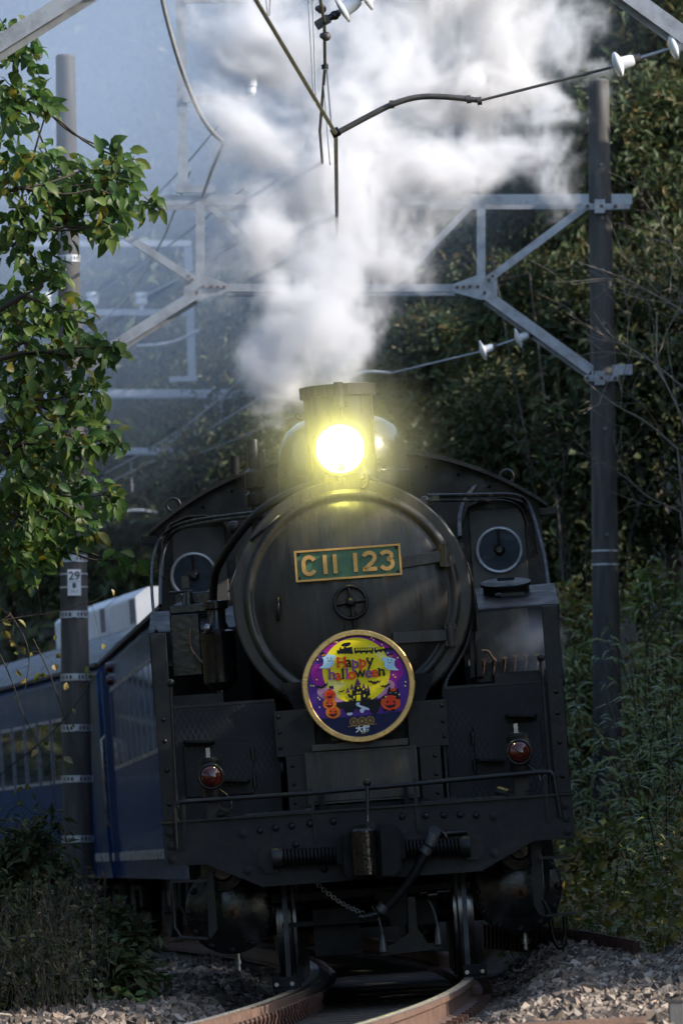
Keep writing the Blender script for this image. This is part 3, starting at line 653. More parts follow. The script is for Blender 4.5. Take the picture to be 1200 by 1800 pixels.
# marker lamps
for (px_, py_) in ((371, 1365), (912, 1322)):
    c = P(px_, py_, .10); 
    lamp = part(B().lathe(c, (0, 1, 0), [(.070, -.02), (.086, -.014), (.088, .01), (.080, .03), (.080, .15), (.06, .17), (0, .17)], 32).lathe(c + Vector((0, .085, .06)), (0, 0, 1), [(.07, 0), (.075, .045), (.062, .05), (.062, .062), (0, .07)], 24), 'marker_lamp', 'black_paint')
    part(B().lathe(c, (0, -1, 0), [(.071, .012), (.064, .03), (.045, .05), (.022, .061), (0, .064)], 32), 'red_lens', 'red_lens', lamp)
    part(B().torus(c + Vector((0, -.016, 0)), (0, 1, 0), .076, .008, 40, 8), 'lens_ring', 'oily_black', lamp)
    part(B().bar(c + Vector((-.01, .05, .1)), c + Vector((-.01, .05, .185)), .026, .008, (0, 1, 0)), 'flag_bracket', 'steel_bright', lamp)
    part(B().cyl(c + Vector((0, .09, -.16)), c + Vector((0, .09, -.06)), .058, .068, 20).box((c.x - .045, c.y + .06, 1.135), (c.x + .045, c.y + .12, c.z - .12)), 'lamp_stand', 'black_paint', lamp)
    part(B().tube([c + Vector((.05, .05, -.09)), c + Vector((.11, .02, -.14)), c + Vector((.125, .0, -.20)), c + Vector((.09, .0, -.245)), c + Vector((.02, .02, -.25))], .006, 6, smooth_path=2), 'lamp_wire', 'oily_black', lamp)
# ---- cab
CY0 = 8.0
def arch(hw, ze, zp, n=24):
    sag = zp - ze; Rr = (hw * hw + sag * sag) / (2 * sag); a = math.asin(hw / Rr)
    return [(Rr * math.sin(-a + 2 * a * i / n), zp - Rr + Rr * math.cos(-a + 2 * a * i / n)) for i in range(n + 1)]
AR = arch(1.45, 3.40, 3.88)
def ring_wall():
    """front wall with two round window openings left to the window fittings"""
    poly = [Vector((x, CY0, z)) for x, z in AR] + [Vector((1.45, CY0, 1.5)), Vector((-1.45, CY0, 1.5))]
    return B().prism(poly, (0, .03, 0))
cab = part(ring_wall(), 'cab_front', 'black_paint')
part(B().box((-1.45, 8.03, 1.5), (-1.42, 10.2, 3.40)).box((1.42, 8.03, 1.5), (1.45, 10.2, 3.40)).box((-1.42, 10.17, 1.5), (1.42, 10.2, 3.4)), 'cab_side', 'black_paint')
A2 = arch(1.50, 3.385, 3.905); A3 = arch(1.50, 3.355, 3.872)
roof = part(B().prism([Vector((x, 7.80, z)) for x, z in A2] + [Vector((x, 7.80, z)) for x, z in A3[::-1]], (0, 2.6, 0)), 'cab_roof', 'black_paint')
for xx, yy in ((305, 888), (890, 838)):
    part(B().torus(P(xx, yy, 8.2), (0, 1, 0), .05, .012, 20, 6), 'lifting_eye', 'black_paint', roof)
for i in range(3, 22, 2):
    x, z = AR[i]; part(B().sphere((x * .965, CY0 - .004, z - .065), .013, 8, 6), 'rivet', 'black_paint', cab)
part(B().torus((.50, CY0 - .004, 3.33), (0, 1, 0), .17, .006, 36, 6), 'cover_ring', 'black_paint', cab)
mat('screen_glass', (.012, .022, .035), (.016, .028, .042), rough=.03, scale=9, rvar=.01, spec=1.0, coat=1.0)
mat('window_plate', (.05, .048, .044), (.085, .08, .07), rough=.45, scale=4)
for (px_, py_, bx0, bx1, by0, by1) in ((341, 1012, 300, 404, 930, 1056), (877, 967, 822, 930, 898, 1032)):
    c = P(px_, py_, CY0 - .05); a, e = P(bx0, by0, CY0 - .03), P(bx1, by1, CY0 - .03)
    fr = part(B().box((min(a.x, e.x), CY0 - .035, min(a.z, e.z)), (max(a.x, e.x), CY0 - .003, max(a.z, e.z))), 'window_plate', 'window_plate', cab, bev=.006)
    part(B().lathe((c.x, CY0 - .066, c.z), (0, 1, .13), [(0, 0), (.158, .0), (.16, .006)], 48), 'clear_view_screen', 'screen_glass', fr)
    part(B().torus((c.x, CY0 - .066, c.z), (0, 1, .13), .166, .014, 48, 8), 'screen_ring', 'band_steel', fr)
    part(B().lathe((c.x, CY0 - .08, c.z), (0, -1, 0), [(.045, -.01), (.045, .012), (.02, .03), (0, .03)], 20).bar((c.x, CY0 - .085, c.z), (c.x, CY0 - .105, c.z + .15), .022, .012), 'screen_hub', 'oily_black', fr)
    # hood bent over the window
    x0, x1, zt = min(a.x, e.x) - .07, max(a.x, e.x) + .07, max(a.z, e.z) + .02
    pts = [Vector((x0, 0, zt - .38)), Vector((x0 + .01, 0, zt - .12)), Vector((x0 + .07, 0, zt)), Vector((x0 + .2, 0, zt + .05)), Vector((x1 - .2, 0, zt + .05)), Vector((x1 - .07, 0, zt)), Vector((x1 - .01, 0, zt - .12)), Vector((x1, 0, zt - .38))]
    b = B()
    for p_, q_ in zip(pts, pts[1:]):
        m_ = (q_ - p_).cross(Vector((0, 1, 0))).normalized() * .014
        b.prism([p_ + Vector((0, CY0 - .24, 0)), q_ + Vector((0, CY0 - .24, 0)), q_ + m_ + Vector((0, CY0 - .24, 0)), p_ + m_ + Vector((0, CY0 - .24, 0))], (0, .235, 0))
    part(b, 'window_hood', 'black_paint', cab)
for o_ in (-1.5, 1.5): part(B().box((o_ - .06, 7.9, 3.30), (o_ + .06, 8.3, 3.35)), 'gutter_end', 'black_paint', roof)
# ---- pipes and hand rails round the smokebox
def pipe(pts, r, name='pipe', m='black_paint', n=10, sm=2):
    return part(B().tube([P(*q) for q in pts], r, n, smooth_path=sm), name, 'chassis_black' if name in ('boarding_rail', 'sand_pipe') else m)
pipe([(562, 848, 1.12), (505, 868, 1.12), (455, 898, 1.15), (418, 940, 1.3), (392, 978, 1.5), (376, 1008, 1.8), (374, 1060, 1.9), (374, 1130, 1.9)], .029, 'steam_pipe')
pipe([(640, 832, 1.1), (664, 848, 1.1), (688, 868, 1.1), (716, 878, 1.1), (752, 905, 1.12), (790, 945, 1.15), (812, 978, 1.15), (826, 1020, 1.2), (832, 1070, 1.3), (822, 1130, 1.3), (800, 1170, 1.2), (780, 1200, 1.0), (776, 1262, .68), (781, 1330, .66), (787, 1402, .64)], .016, 'conduit')
pipe([(700, 872, 1.1), (745, 882, 1.4), (760, 895, 1.6), (792, 935, 1.6), (822, 990, 1.6), (836, 1060, 1.6), (838, 1110, 1.6)], .013, 'conduit')
for x_, y_ in ((740, 884), (765, 876), (808, 960), (826, 1040), (431, 925)):
    part(B().cbox(P(x_, y_, 1.3), (.05, .05, .035)), 'pipe_clamp', 'oily_black')
part(B().sphere(P(746, 880, 1.5), .032).cyl(P(735, 882, 1.5), P(757, 880, 1.5), .022, n=10), 'check_valve', 'oily_black')
pipe([(748, 872, 3.0), (850, 870, 5.0), (905, 869, 6.4), (925, 880, 6.6), (936, 905, 6.4), (945, 935, 6.0), (958, 985, 5.2), (965, 1045, 4.2), (966, 1062, 3.4), (969, 1105, 2.9)], .016, 'boarding_rail')
pipe([(748, 880, 3.0), (850, 880, 5.0), (893, 880, 6.5), (915, 893, 6.7), (926, 925, 6.7)], .011, 'boarding_rail')
pipe([(470, 905, 3.0), (380, 915, 5.0), (320, 926, 6.4), (298, 942, 6.6), (287, 970, 6.6), (282, 1005, 6.4), (282, 1065, 5.0)], .014, 'boarding_rail')
pipe([(470, 898, 3.0), (380, 908, 5.0), (318, 918, 6.4), (285, 940, 6.6), (272, 965, 6.4), (266, 1000, 6.0), (268, 1060, 4.6), (275, 1110, 3.0)], .011, 'boarding_rail')
pipe([(838, 852, 6.5), (816, 876, 6.0), (806, 910, 5.6), (808, 945, 5.0)], .016, 'sand_pipe')
part(B().bar(P(826, 862, 6.5), P(850, 848, 6.5), .07, .05), 'valve_box', 'black_paint')
part(B().bar(P(428, 935, 3.5), P(405, 985, 3.5), .05, .05).sphere(P(412, 928, 3.5), .05), 'sand_valve', 'black_paint')
# ---- left: air pump, feed pump and copper pipe
pc1 = P(386, 1160, 1.6)
pump = part(B().lathe(pc1 - Vector((0, 0, .17)), (0, 0, 1), [(.06, -.03), (.09, .0), (.112, .02), (.115, .32), (.118, .33), (.118, .355), (.08, .37), (.06, .42), (.06, .5), (.08, .51), (.08, .56), (0, .57)], 32).cyl(pc1 - Vector((0, 0, .36)), pc1 - Vector((0, 0, .17)), .034, n=12), 'air_pump', 'oily_black')
part(B().cyl(P(360, 1108, 1.45), P(372, 1106, 1.45), .03, n=14).sphere(P(366, 1104, 1.42), .03), 'pump_valve', 'steel_bright', pump)
fp = P(329, 1135, 2.2)
bx = part(B().cbox(fp, (.20, .3, .42)).cbox(fp + Vector((.03, -.02, .24)), (.26, .26, .06)).cyl(fp + Vector((.03, -.05, .27)), fp + Vector((.03, -.05, .36)), .045, .03, 12).cbox(fp + Vector((-.02, -.05, .36)), (.16, .02, .02)), 'feed_pump', 'oily_black', bev=.01)
part(B().cbox(fp + Vector((.02, -.1, .42)), (.05, .05, .08)), 'pump_cock', 'oily_black', bx)
part(B().cbox(P(352, 1062, 2.6), (.2, .2, .16)), 'lubricator_box', 'oily_black', bev=.008)
pipe([(336, 1103, 1.9), (334, 1125, 1.9), (338, 1145, 1.9), (350, 1158, 1.8), (358, 1166, 1.6)], .0065, 'copper_pipe', 'copper', 6)
pipe([(402, 1040, 1.5), (408, 1022, 1.6), (416, 1000, 1.8)], .006, 'copper_pipe', 'copper', 6)
part(B().box((-1.30, 2.6, 2.20), (-1.02, 2.95, 2.23)).box((-1.36, 2.55, 1.9), (-1.33, 2.9, 2.4)), 'left_bracket', 'black_paint')
# ---- right: cover plate with lubricator and feed pipes
lub = part(B().prism([P(834, 1078, 2.86), P(926, 1068, 2.86), P(940, 1162, 2.86), P(836, 1168, 2.86)], (0, .02, 0)), 'tool_box_lid', 'smokebox_black', bev=.004)
part(B().prism([P(845, 1166, 2.7), P(952, 1158, 2.7), P(955, 1186, 2.7), P(848, 1196, 2.7)], (0, .16, 0)), 'lubricator', 'black_paint', bev=.008)
part(B().prism([P(838, 1194, 2.45), P(958, 1186, 2.45), P(958, 1192, 2.45), P(838, 1200, 2.45)], (0, .45, 0)), 'lubricator_shelf', 'black_paint')
for i, (x_, y_) in enumerate(((850, 1166), (868, 1165), (887, 1162), (905, 1159), (924, 1157), (944, 1157))):
    q = P(x_, y_, 2.68)
    part(B().cyl(q + Vector((0, 0, -.02)), q + Vector((0, 0, .02)), .014, n=8).cbox(q + Vector((0, 0, .024)), (.036, .03, .014)), 'lubricator_nut', 'copper', lub)
    part(B().tube([q + Vector((0, -.0, -.02)), q + Vector((-.004, -.03, -.05)), q + Vector((-.015, -.03, -.08)), q + Vector((-.02, -.02, -.12))], .008, 6, smooth_path=1), 'feed_pipe', 'copper', lub)
pipe([(846, 1144, 2.5), (858, 1144, 2.5), (862, 1152, 2.5), (871, 1163, 2.5)], .010, 'feed_pipe', 'copper', 8, 1)
part(B().prism([P(826, 1115, 1.9), P(832, 1108, 1.9), P(834, 1190, 1.9), P(826, 1192, 1.9)], (0, .3, 0)).prism([P(838, 1128, 2.1), P(844, 1120, 2.1), P(848, 1188, 2.1), P(838, 1190, 2.1)], (0, .3, 0)), 'pump_lever', 'black_paint')
part(B().cyl(P(823, 1160, 1.7), P(823, 1170, 1.7), .014, n=8), 'drain_cock', 'steel_bright')
mat('valve_bronze', (.10, .055, .03), (.05, .03, .02), rough=.4, metal=.6, scale=20)
# ---- cylinders
for sg in (-1, 1):
    c = Vector((sg * .93, .62, .545))
    cyl = part(B().lathe(c, (0, 1, 0), [(0, -.04), (.10, -.038), (.18, -.02), (.245, .0), (.275, .004), (.29, .012), (.29, .9), (.25, .95), (0, .95)], 48, split=50), 'cylinder', 'oily_black')
    for k in range(12):
        a = 6.28318 * k / 12; inst('cover_bolt', RV, cyl, Vector((c.x + .262 * math.cos(a), c.y - .002, c.z + .262 * math.sin(a))))
    part(B().lathe(c + Vector((.02, -.045, -.02)), (0, -1, 0), [(.045, -.02), (.045, .01), (.03, .012), (.03, .03), (.014, .032), (0, .04)], 18), 'relief_valve', 'valve_bronze', cyl)
    v = Vector((sg * .96, .55, .80))
    part(B().lathe(v, (0, 1, 0), [(0, -.03), (.06, -.03), (.075, -.0), (.135, .004), (.14, .02), (.14, 1.0), (0, 1.0)], 32), 'valve_chest', 'oily_black', cyl)
    part(B().cyl(c + Vector((.03, .1, -.29)), c + Vector((.03, .1, -.40)), .022, n=10).cyl(c + Vector((.03, .1, -.33)), c + Vector((.03, .1, -.36)), .034, n=6), 'drain_cock', 'steel_bright', cyl)
    if sg > 0: part(B().tube([c + Vector((sg * .2, .3, -.2)), c + Vector((sg * .22, .3, -.36)), c + Vector((sg * .26, .3, -.42)), c + Vector((sg * .30, .3, -.34)), c + Vector((sg * .3, .3, -.2))], .017, 8, smooth_path=2), 'drain_pipe', 'oily_black', cyl)
    part(B().box((min(sg * .62, sg * 1.2), 1.5, .35), (max(sg * .62, sg * 1.2), 1.9, 1.1)), 'motion_bracket', 'chassis_black')
# ---- wheels, frames
def wheel(x, y, r, name):
    o = 1 if x > 0 else -1
    w = part(B().lathe((x, y, r), (o, 0, 0), [(r - .10, -.055), (r + .028, -.055), (r + .028, -.035), (r + .004, -.022), (r, .0), (r - .006, .075), (r - .10, .075)], 64), name, 'tyre_steel')
    part(B().lathe((x, y, r), (o, 0, 0), [(r - .099, -.05), (r - .10, .03), (.12, .045), (.12, .075), (0, .075)], 32), 'wheel_centre', 'chassis_black', w)
    return w
for sx in (-1, 1):
    wheel(sx * .565, 1.15, .43, 'leading_wheel')
    for y in (3.3, 4.95, 6.6): wheel(sx * .565, y, .76, 'driving_wheel')
part(B().cyl((-.56, 1.15, .43), (.56, 1.15, .43), .07), 'axle', 'chassis_black')
part(B().box((-.42, .3, .66), (-.38, 9.8, 1.12)).box((.38, .3, .66), (.42, 9.8, 1.12)).box((-.42, 1.9, .45), (.42, 2.0, 1.1)), 'main_frame', 'chassis_black')
part(B().box((-1.3, 8.4, .6), (1.3, 10.0, 1.5)), 'bunker_frame', 'chassis_black')
part(B().box((-.66, .52, .565), (.63, .57, .615)).box((-.60, .5, .40), (.2, .54, .43)), 'guard_crossbar', 'chassis_black')
for (xa, ya, xb, yb, sg) in ((498, 1545, 508, 1722, -1), (812, 1520, 822, 1698, 1)):
    a, c = P(xa, ya, .50), P(xb, yb, .42)
    gi = part(B().bar(a, c, .032, .06).bar(a + Vector((-.05 * sg, .02, .02)), a + Vector((-.05 * sg, .02, -.2)), .02, .04), 'rail_guard', 'black_paint')
    q = P(500 if sg < 0 else 834, 1730 if sg < 0 else 1708, .40)
    part(B().cbox(q, (.155, .03, .10)).cbox(q + Vector((0, -.02, .0)), (.15, .012, .045)), 'guard_shoe', 'chassis_black', gi, bev=.004)
    for o in (-.05, .05): part(B().cyl(q + Vector((o, -.015, 0)), q + Vector((o, -.045, 0)), .0145, n=6).cyl(q + Vector((o, -.02, 0)), q + Vector((o, -.055, 0)), .008, n=8), 'bolt', 'steel_bright', gi)
mat('nozzle_grey', (.10, .10, .10), (.05, .05, .05), rough=.4, metal=.5, scale=20)
# brackets under the beam
part(B().prism([P(655, 1572, .4), P(715, 1565, .4), P(715, 1624, .4), P(690, 1628, .4)], (0, .02, 0)).box((.15, .42, .30), (.19, .46, .60)), 'hose_bracket', 'chassis_black')
part(B().prism([P(716, 1577, .38), P(729, 1576, .38), P(733, 1630, .38), P(752, 1658, .38), P(775, 1656, .38), P(776, 1668, .38), P(668, 1680, .38), P(668, 1668, .38), P(690, 1660, .38), P(718, 1640, .38)], (0, .03, 0)), 'sprinkler_bracket', 'black_paint')
for x_, y_ in ((674, 1665), (771, 1652)):
    part(B().cyl(P(x_, y_ + 8, .36), P(x_ - 2, y_ - 22, .36), .03, .016, 12).tube([P(x_ - 2, y_ - 22, .36), P(x_ - 8, y_ - 50, .38), P(x_ - 20, y_ - 72, .4)], .009, 6, smooth_path=1), 'sand_nozzle', 'nozzle_grey')
part(B().cyl(P(752, 1574, .35), P(768, 1572, .35), .03, n=14).cyl(P(738, 1500 + 70, .42), P(790, 1566, .42), .017, n=10), 'brake_pipe', 'oily_black')
part(B().box((.05, .6, .36), (.40, 1.3, .52)).box((-.40, .6, .2), (-.1, 1.2, .5)), 'brake_rigging', 'chassis_black')
# chain
b = B(); a, c = P(548, 1545, .25), P(640, 1606, .2); nl = 22
for i in range(nl):
    q = a.lerp(c, i / nl); q.z -= .03 * math.sin(math.pi * i / nl); b.torus(q, (0, 1, 0) if i % 2 else (.5, .3, 1), .013, .004, 8, 5)
part(b, 'chain', 'steel_bright')
# air hose
hose = part(B().tube([P(762, 1468, -.12), P(752, 1494, -.14), P(722, 1545, -.14), P(690, 1585, -.13), P(664, 1607, -.12)], .031, 14, smooth_path=1), 'air_hose', 'chassis_black')
for (xa, ya, xb, yb) in ((763, 1466, 755, 1486), (752, 1490, 745, 1500), (676, 1592, 667, 1602)):
    part(B().cyl(P(xa, ya, -.135), P(xb, yb, -.135), .040, n=16), 'hose_clamp', 'nozzle_grey', hose)
part(B().cyl(P(664, 1606, -.12), P(640, 1612, -.12), .028, .022, 12).sphere(P(636, 1612, -.12), .028), 'hose_coupling', 'oily_black', hose)
part(B().tube([P(765, 1456, -.04), P(778, 1462, -.06), P(786, 1475, -.06), P(789, 1508, -.03)], .009, 8, smooth_path=1).cyl(P(765, 1470, 0), P(763, 1462, -.1), .04, n=14).tube([P(775, 1466, -.03), P(820, 1462, -.03)], .02), 'hose_cock', 'black_paint', hose)
# steps at the corners
ss = part(B().prism([P(932, 1482, .25), P(950, 1480, .25), P(955, 1590, .25), P(958, 1612, .25), P(946, 1606, .25), P(938, 1590, .25)], (0, .02, 0)), 'step_hanger', 'black_paint')
part(B().prism([P(946, 1506, .1), P(1003, 1503, .1), P(1003, 1507, .1), P(946, 1511, .1)], (0, .22, 0)).prism([P(960, 1608, .1), P(1012, 1603, .1), P(1012, 1607, .1), P(960, 1612, .1)], (0, .22, 0)).tube([P(954, 1582, .2), P(968, 1610, .2)], .012), 'step_tread', 'black_paint', ss)
part(B().prism([P(955, 1490, .6), P(965, 1490, .6), P(966, 1590, .6), P(956, 1590, .6)], (0, .3, 0)), 'step_hanger', 'chassis_black')
ss = part(B().tube([P(306, 1545, .15), P(303, 1552, .15), P(307, 1630, .15), P(318, 1648, .15), P(362, 1650, .15)], .016, 8), 'step_hanger', 'black_paint')
part(B().prism([P(363, 1528, .25), P(374, 1527, .25), P(382, 1635, .25), P(370, 1650, .25), P(367, 1645, .25)], (0, .02, 0)).prism([P(312, 1646, .05), P(366, 1648, .05), P(366, 1652, .05), P(312, 1650, .05)], (0, .2, 0)).prism([P(304, 1548, .05), P(362, 1546, .05), P(362, 1550, .05), P(304, 1552, .05)], (0, .2, 0)), 'step_tread', 'black_paint', ss)

# ------------------------------------------------------------------ round head mark (flat print in thin layers)
HY = .345
def A(cx_, cy_, y=HY): return P(500 + cx_ * 260 / 1200, 1080 + cy_ * 240 / 1108, y)
hmc = A(600, 583); HRAD = 457 * (240 / 1108) / (FPX / 45.345)
hm = thing('head_mark', 'round Happy halloween sign with brass rim on the smokebox front', 'sign', LM @ Matrix.Translation((0, 0, 0)))
INK = {'violet': (.105, .035, .27), 'magenta': (.36, .02, .30), 'pink': (.62, .30, .42), 'yellow': (1.0, .80, .02), 'pale_yellow': (.95, .82, .22),
       'navy': (.012, .016, .06), 'ink': (.012, .012, .014), 'red': (.85, .05, .02), 'purple': (.24, .05, .30), 'orange': (.85, .22, .02),
       'ghost_blue': (.50, .74, .86), 'white': (.85, .87, .9), 'gold': (.42, .26, .09), 'deep_orange': (.80, .10, .02), 'stream': (.62, .68, .80), 'plum': (.14, .04, .13)}
for k_, c_ in INK.items(): mat('print_' + k_, c_, tuple(v * .93 for v in c_), rough=.45, rvar=.05, scale=6, spec=.2)
part(B().lathe(Vector((hmc.x, HY + .03, hmc.z)), (0, -1, 0), [(0, 0), (HRAD - .01, 0), (HRAD, .004), (HRAD, .02)], 96), 'backing_disc', 'black_paint', hm)
RIN = HRAD * .897
part(B().lathe(Vector((hmc.x, HY, hmc.z)), (0, -1, 0), [(HRAD, -.012), (HRAD + .001, .010), (HRAD - .006, .016), (RIN + .006, .016), (RIN, .012), (RIN, -.005)], 128), 'brass_rim', 'brass', hm)
part(B().lathe(Vector((hmc.x, HY, hmc.z)), (0, -1, 0), [(0, .001), (RIN, .001)], 96), 'sky_print', 'print_violet', hm)
LAY = [0]
def art(pts, ink, name, lay=None, parent=None):
    """flat printed shape from outline points measured on the sign"""
    LAY[0] += 1; y = HY - .0025 - .00012 * LAY[0]
    q = []
    for a_, b_ in pts:
        p_ = A(a_, b_); dx, dz = p_.x - hmc.x, p_.z - hmc.z; r = math.hypot(dx, dz); k = min(1, (RIN - .001) / r) if r > 0 else 1
        q.append(Vector((hmc.x + dx * k, y, hmc.z + dz * k)))
    from mathutils.geometry import tessellate_polygon
    tri = tessellate_polygon([q]); return B().add(q, [tuple(t) for t in tri]).build(name, 'print_' + ink, parent or hm)
def ell(cx_, cy_, rx, ry, n=28, a0=0, a1=360): return [(cx_ + rx * math.cos(R(a0 + (a1 - a0) * i / n)), cy_ + ry * math.sin(R(a0 + (a1 - a0) * i / n))) for i in range(n if a1 - a0 == 360 else n + 1)]
def curve(pts, n=3):
    q = [Vector(p) for p in pts]
    for _ in range(n):
        r_ = []
        for i in range(len(q)): a, b_ = q[i], q[(i + 1) % len(q)]; r_ += [a * .75 + b_ * .25, a * .25 + b_ * .75]
        q = r_
    return [(p.x, p.y) for p in q]
art(curve([(205, 470), (240, 410), (320, 390), (380, 300), (300, 330), (330, 270), (420, 220), (560, 175), (700, 190), (800, 240), (880, 250), (640, 330), (430, 430), (380, 600), (300, 590), (230, 560)]), 'magenta', 'cloud_print')
art(curve([(860, 300), (920, 330), (960, 430), (960, 500), (900, 540), (920, 600), (880, 680), (780, 690), (800, 560), (840, 440)]), 'magenta', 'cloud_print')
art(curve([(270, 590), (330, 570), (420, 640), (520, 700), (380, 720), (300, 680), (260, 640)]), 'pink', 'cloud_print')
art(curve([(840, 520), (900, 560), (880, 620), (820, 640), (760, 690), (740, 660), (800, 600)]), 'pink', 'cloud_print')
moon = art(ell(582, 455, 274, 266, 64), 'yellow', 'moon_print')
art(curve([(345, 500), (420, 540), (520, 560), (420, 620), (460, 680), (400, 660), (350, 580)]), 'pale_yellow', 'moon_shade', parent=moon)
art(curve([(650, 240), (760, 270), (820, 350), (800, 400), (740, 330)]), 'pale_yellow', 'moon_shade', parent=moon)
base_line = lambda x: 852 - (x - 300) * 62 / 655
art([(x, base_line(x)) for x in (285, 500, 700, 967)] + ell(600, 583, 408, 408, 40, 33, 139.5), 'navy', 'name_band')
# silhouette train
tr = art([(425, 318), (425, 290), (445, 290), (445, 268), (460, 268), (460, 280), (480, 276), (480, 265), (500, 262), (503, 272), (512, 268), (548, 262), (552, 300), (560, 316)], 'ink', 'train_print')
art(curve([(455, 258), (470, 235), (505, 228), (530, 225), (540, 240), (520, 258), (490, 262)], 2), 'ink', 'smoke_print')
for x0, x1, dy in ((566, 720, 0), (728, 872, -18)):
    c_ = art([(x0, 272 + dy * .2), (x1, 268 + dy * 1.4), (x1, 306 + dy * 1.4), (x0, 312 + dy * .2)], 'ink', 'coach_print')
    for i in range(7):
        xx = x0 + 12 + i * (x1 - x0 - 20) / 7; f_ = (xx - x0) / (x1 - x0); yy = 277 + dy * (.2 + 1.2 * f_) - 3 * f_
        art([(xx, yy), (xx + 13, yy - 1), (xx + 13, yy + 16), (xx, yy + 17)], 'yellow' if xx < 800 else 'magenta', 'coach_window', parent=c_)
    for i in range(4):
        xx = x0 + 14 + i * (x1 - x0 - 28) / 3; f_ = (xx - x0) / (x1 - x0); art(ell(xx, 312 + dy * (.2 + 1.2 * f_), 8, 8, 10), 'ink', 'wheel_print', parent=c_)
for xx in (440, 466, 492, 518, 542): art(ell(xx, 314, 9, 9, 10), 'ink', 'wheel_print', parent=tr)
# hill, path, castle
hill = art([(395, 722), (470, 714), (600, 692), (790, 688), (780, 720), (765, 770), (745, 805), (722, 810), (700, 790), (690, 765), (650, 760), (630, 800), (610, 800), (590, 765), (570, 765), (555, 805), (525, 822), (500, 805), (488, 775), (470, 760), (440, 770), (425, 790), (400, 790)], 'ink', 'hill_print')
art(curve([(590, 712), (612, 712), (605, 735), (640, 745), (685, 760), (690, 780), (650, 770), (640, 800), (615, 800), (605, 775), (630, 762), (590, 745), (575, 730)], 2), 'stream', 'path_print')
art(curve([(497, 800), (558, 795), (545, 818), (515, 822)], 2), 'stream', 'path_print')
cas = art([(505, 648), (530, 645), (530, 655), (548, 655), (548, 615), (565, 615), (565, 585), (585, 580), (612, 578), (618, 600), (632, 600), (632, 615), (650, 612), (650, 600), (664, 600), (664, 625), (675, 612), (690, 612), (695, 655), (680, 660), (668, 685), (650, 692), (560, 700), (550, 680), (520, 672)], 'ink', 'castle_print')
for (ax, ay, bx_, by_, cx2, cy2) in ((510, 590, 498, 638, 530, 634), (545, 560, 530, 610, 564, 606), (590, 515, 566, 580, 622, 574), (640, 552, 626, 602, 656, 598), (676, 568, 662, 616, 692, 612)):
    art([(ax, ay), (bx_, by_), (cx2, cy2)], 'plum', 'spire_print', parent=cas)
for (xx, yy, w_, h_) in ((582, 655, 34, 46), (558, 663, 12, 18), (590, 590, 12, 14), (640, 650, 14, 20), (585, 630, 10, 12), (606, 628, 10, 12)):
    art([(xx, yy), (xx + w_, yy - 2), (xx + w_, yy + h_), (xx, yy + h_ + 2)], 'yellow', 'castle_window', parent=cas)
art([(515, 705), (518, 690), (525, 702), (530, 688), (537, 700), (545, 686), (552, 702)], 'ink', 'fence_print'); art([(660, 690), (664, 674), (672, 686), (680, 672), (688, 685), (697, 670), (700, 688)], 'ink', 'fence_print')
# bats
def bat(cx_, cy_, s_, rot):
    pts = [(-1, -.35), (-.7, -.05), (-.45, -.2), (-.15, .1), (-.12, -.12), (0, -.02), (.12, -.12), (.15, .1), (.45, -.2), (.7, -.05), (1, -.35), (.75, .2), (.5, .1), (.3, .35), (.05, .3), (0, .5), (-.05, .3), (-.3, .35), (-.5, .1), (-.75, .2)]
    c_, q_ = math.cos(R(rot)), math.sin(R(rot)); art([(cx_ + s_ * (x * c_ - y * q_), cy_ + s_ * (x * q_ + y * c_)) for x, y in pts], 'ink', 'bat_print')
bat(305, 580, 56, -20); bat(728, 545, 56, 0); bat(818, 575, 46, -14); bat(463, 622, 26, -15)
# ghosts
for gx, gy, s_ in ((358, 375, 1), (848, 390, -1)):
    gh = art(curve([(gx - 40 * s_, gy - 10), (gx - 58 * s_, gy - 25), (gx - 42 * s_, gy - 30), (gx - 20, gy - 50), (gx + 20, gy - 52), (gx + 42 * s_, gy - 40), (gx + 66 * s_, gy - 40), (gx + 45 * s_, gy - 15), (gx + 40 * s_, gy + 40), (gx + 10 * s_, gy + 60), (gx - 45 * s_, gy + 65), (gx - 85 * s_, gy + 62), (gx - 45 * s_, gy + 40)], 2), 'ghost_blue', 'ghost_print')
    for o_ in (-8, 18): art(ell(gx + o_, gy - 20, 4.5, 6, 10), 'ink', 'eye_print', parent=gh)
    art(curve([(gx - 18, gy - 8), (gx + 6, gy + 4), (gx + 28, gy - 10), (gx + 6, gy + 12)], 2), 'ink', 'mouth_print', parent=gh)
art([(290, 318), (318, 303), (334, 338), (318, 345), (300, 345)], 'ink', 'hat_print'); art([(299, 332), (330, 322), (333, 330), (302, 340)], 'orange', 'hat_band')
art([(830, 340), (886, 344), (880, 335), (872, 332), (878, 302), (850, 332)], 'ink', 'hat_print'); art([(848, 334), (880, 336), (880, 342), (846, 341)], 'orange', 'hat_band')
# pumpkins
def pumpkin(cx_, cy_, rx, ry, ink, name='pumpkin_print'):
    p_ = art(ell(cx_, cy_, rx, ry, 32), ink, name); art(ell(cx_, cy_, rx * .5, ry * .98, 24), 'deep_orange' if ink == 'orange' else 'red', 'rib_print', parent=p_)
    for o_ in (-.4, .3): art([(cx_ + o_ * rx - rx * .16, cy_ - ry * .12), (cx_ + o_ * rx + rx * .18, cy_ - ry * .3), (cx_ + o_ * rx + rx * .15, cy_ + ry * .02)], 'ink', 'eye_print', parent=p_)
    art([(cx_ - rx * .6, cy_ + ry * .25), (cx_ - rx * .2, cy_ + ry * .35), (cx_ - rx * .1, cy_ + ry * .2), (cx_ + rx * .05, cy_ + ry * .35), (cx_ + rx * .55, cy_ + ry * .05), (cx_ + rx * .4, cy_ + ry * .5), (cx_, cy_ + ry * .68), (cx_ - rx * .4, cy_ + ry * .55)], 'ink', 'mouth_print', parent=p_)
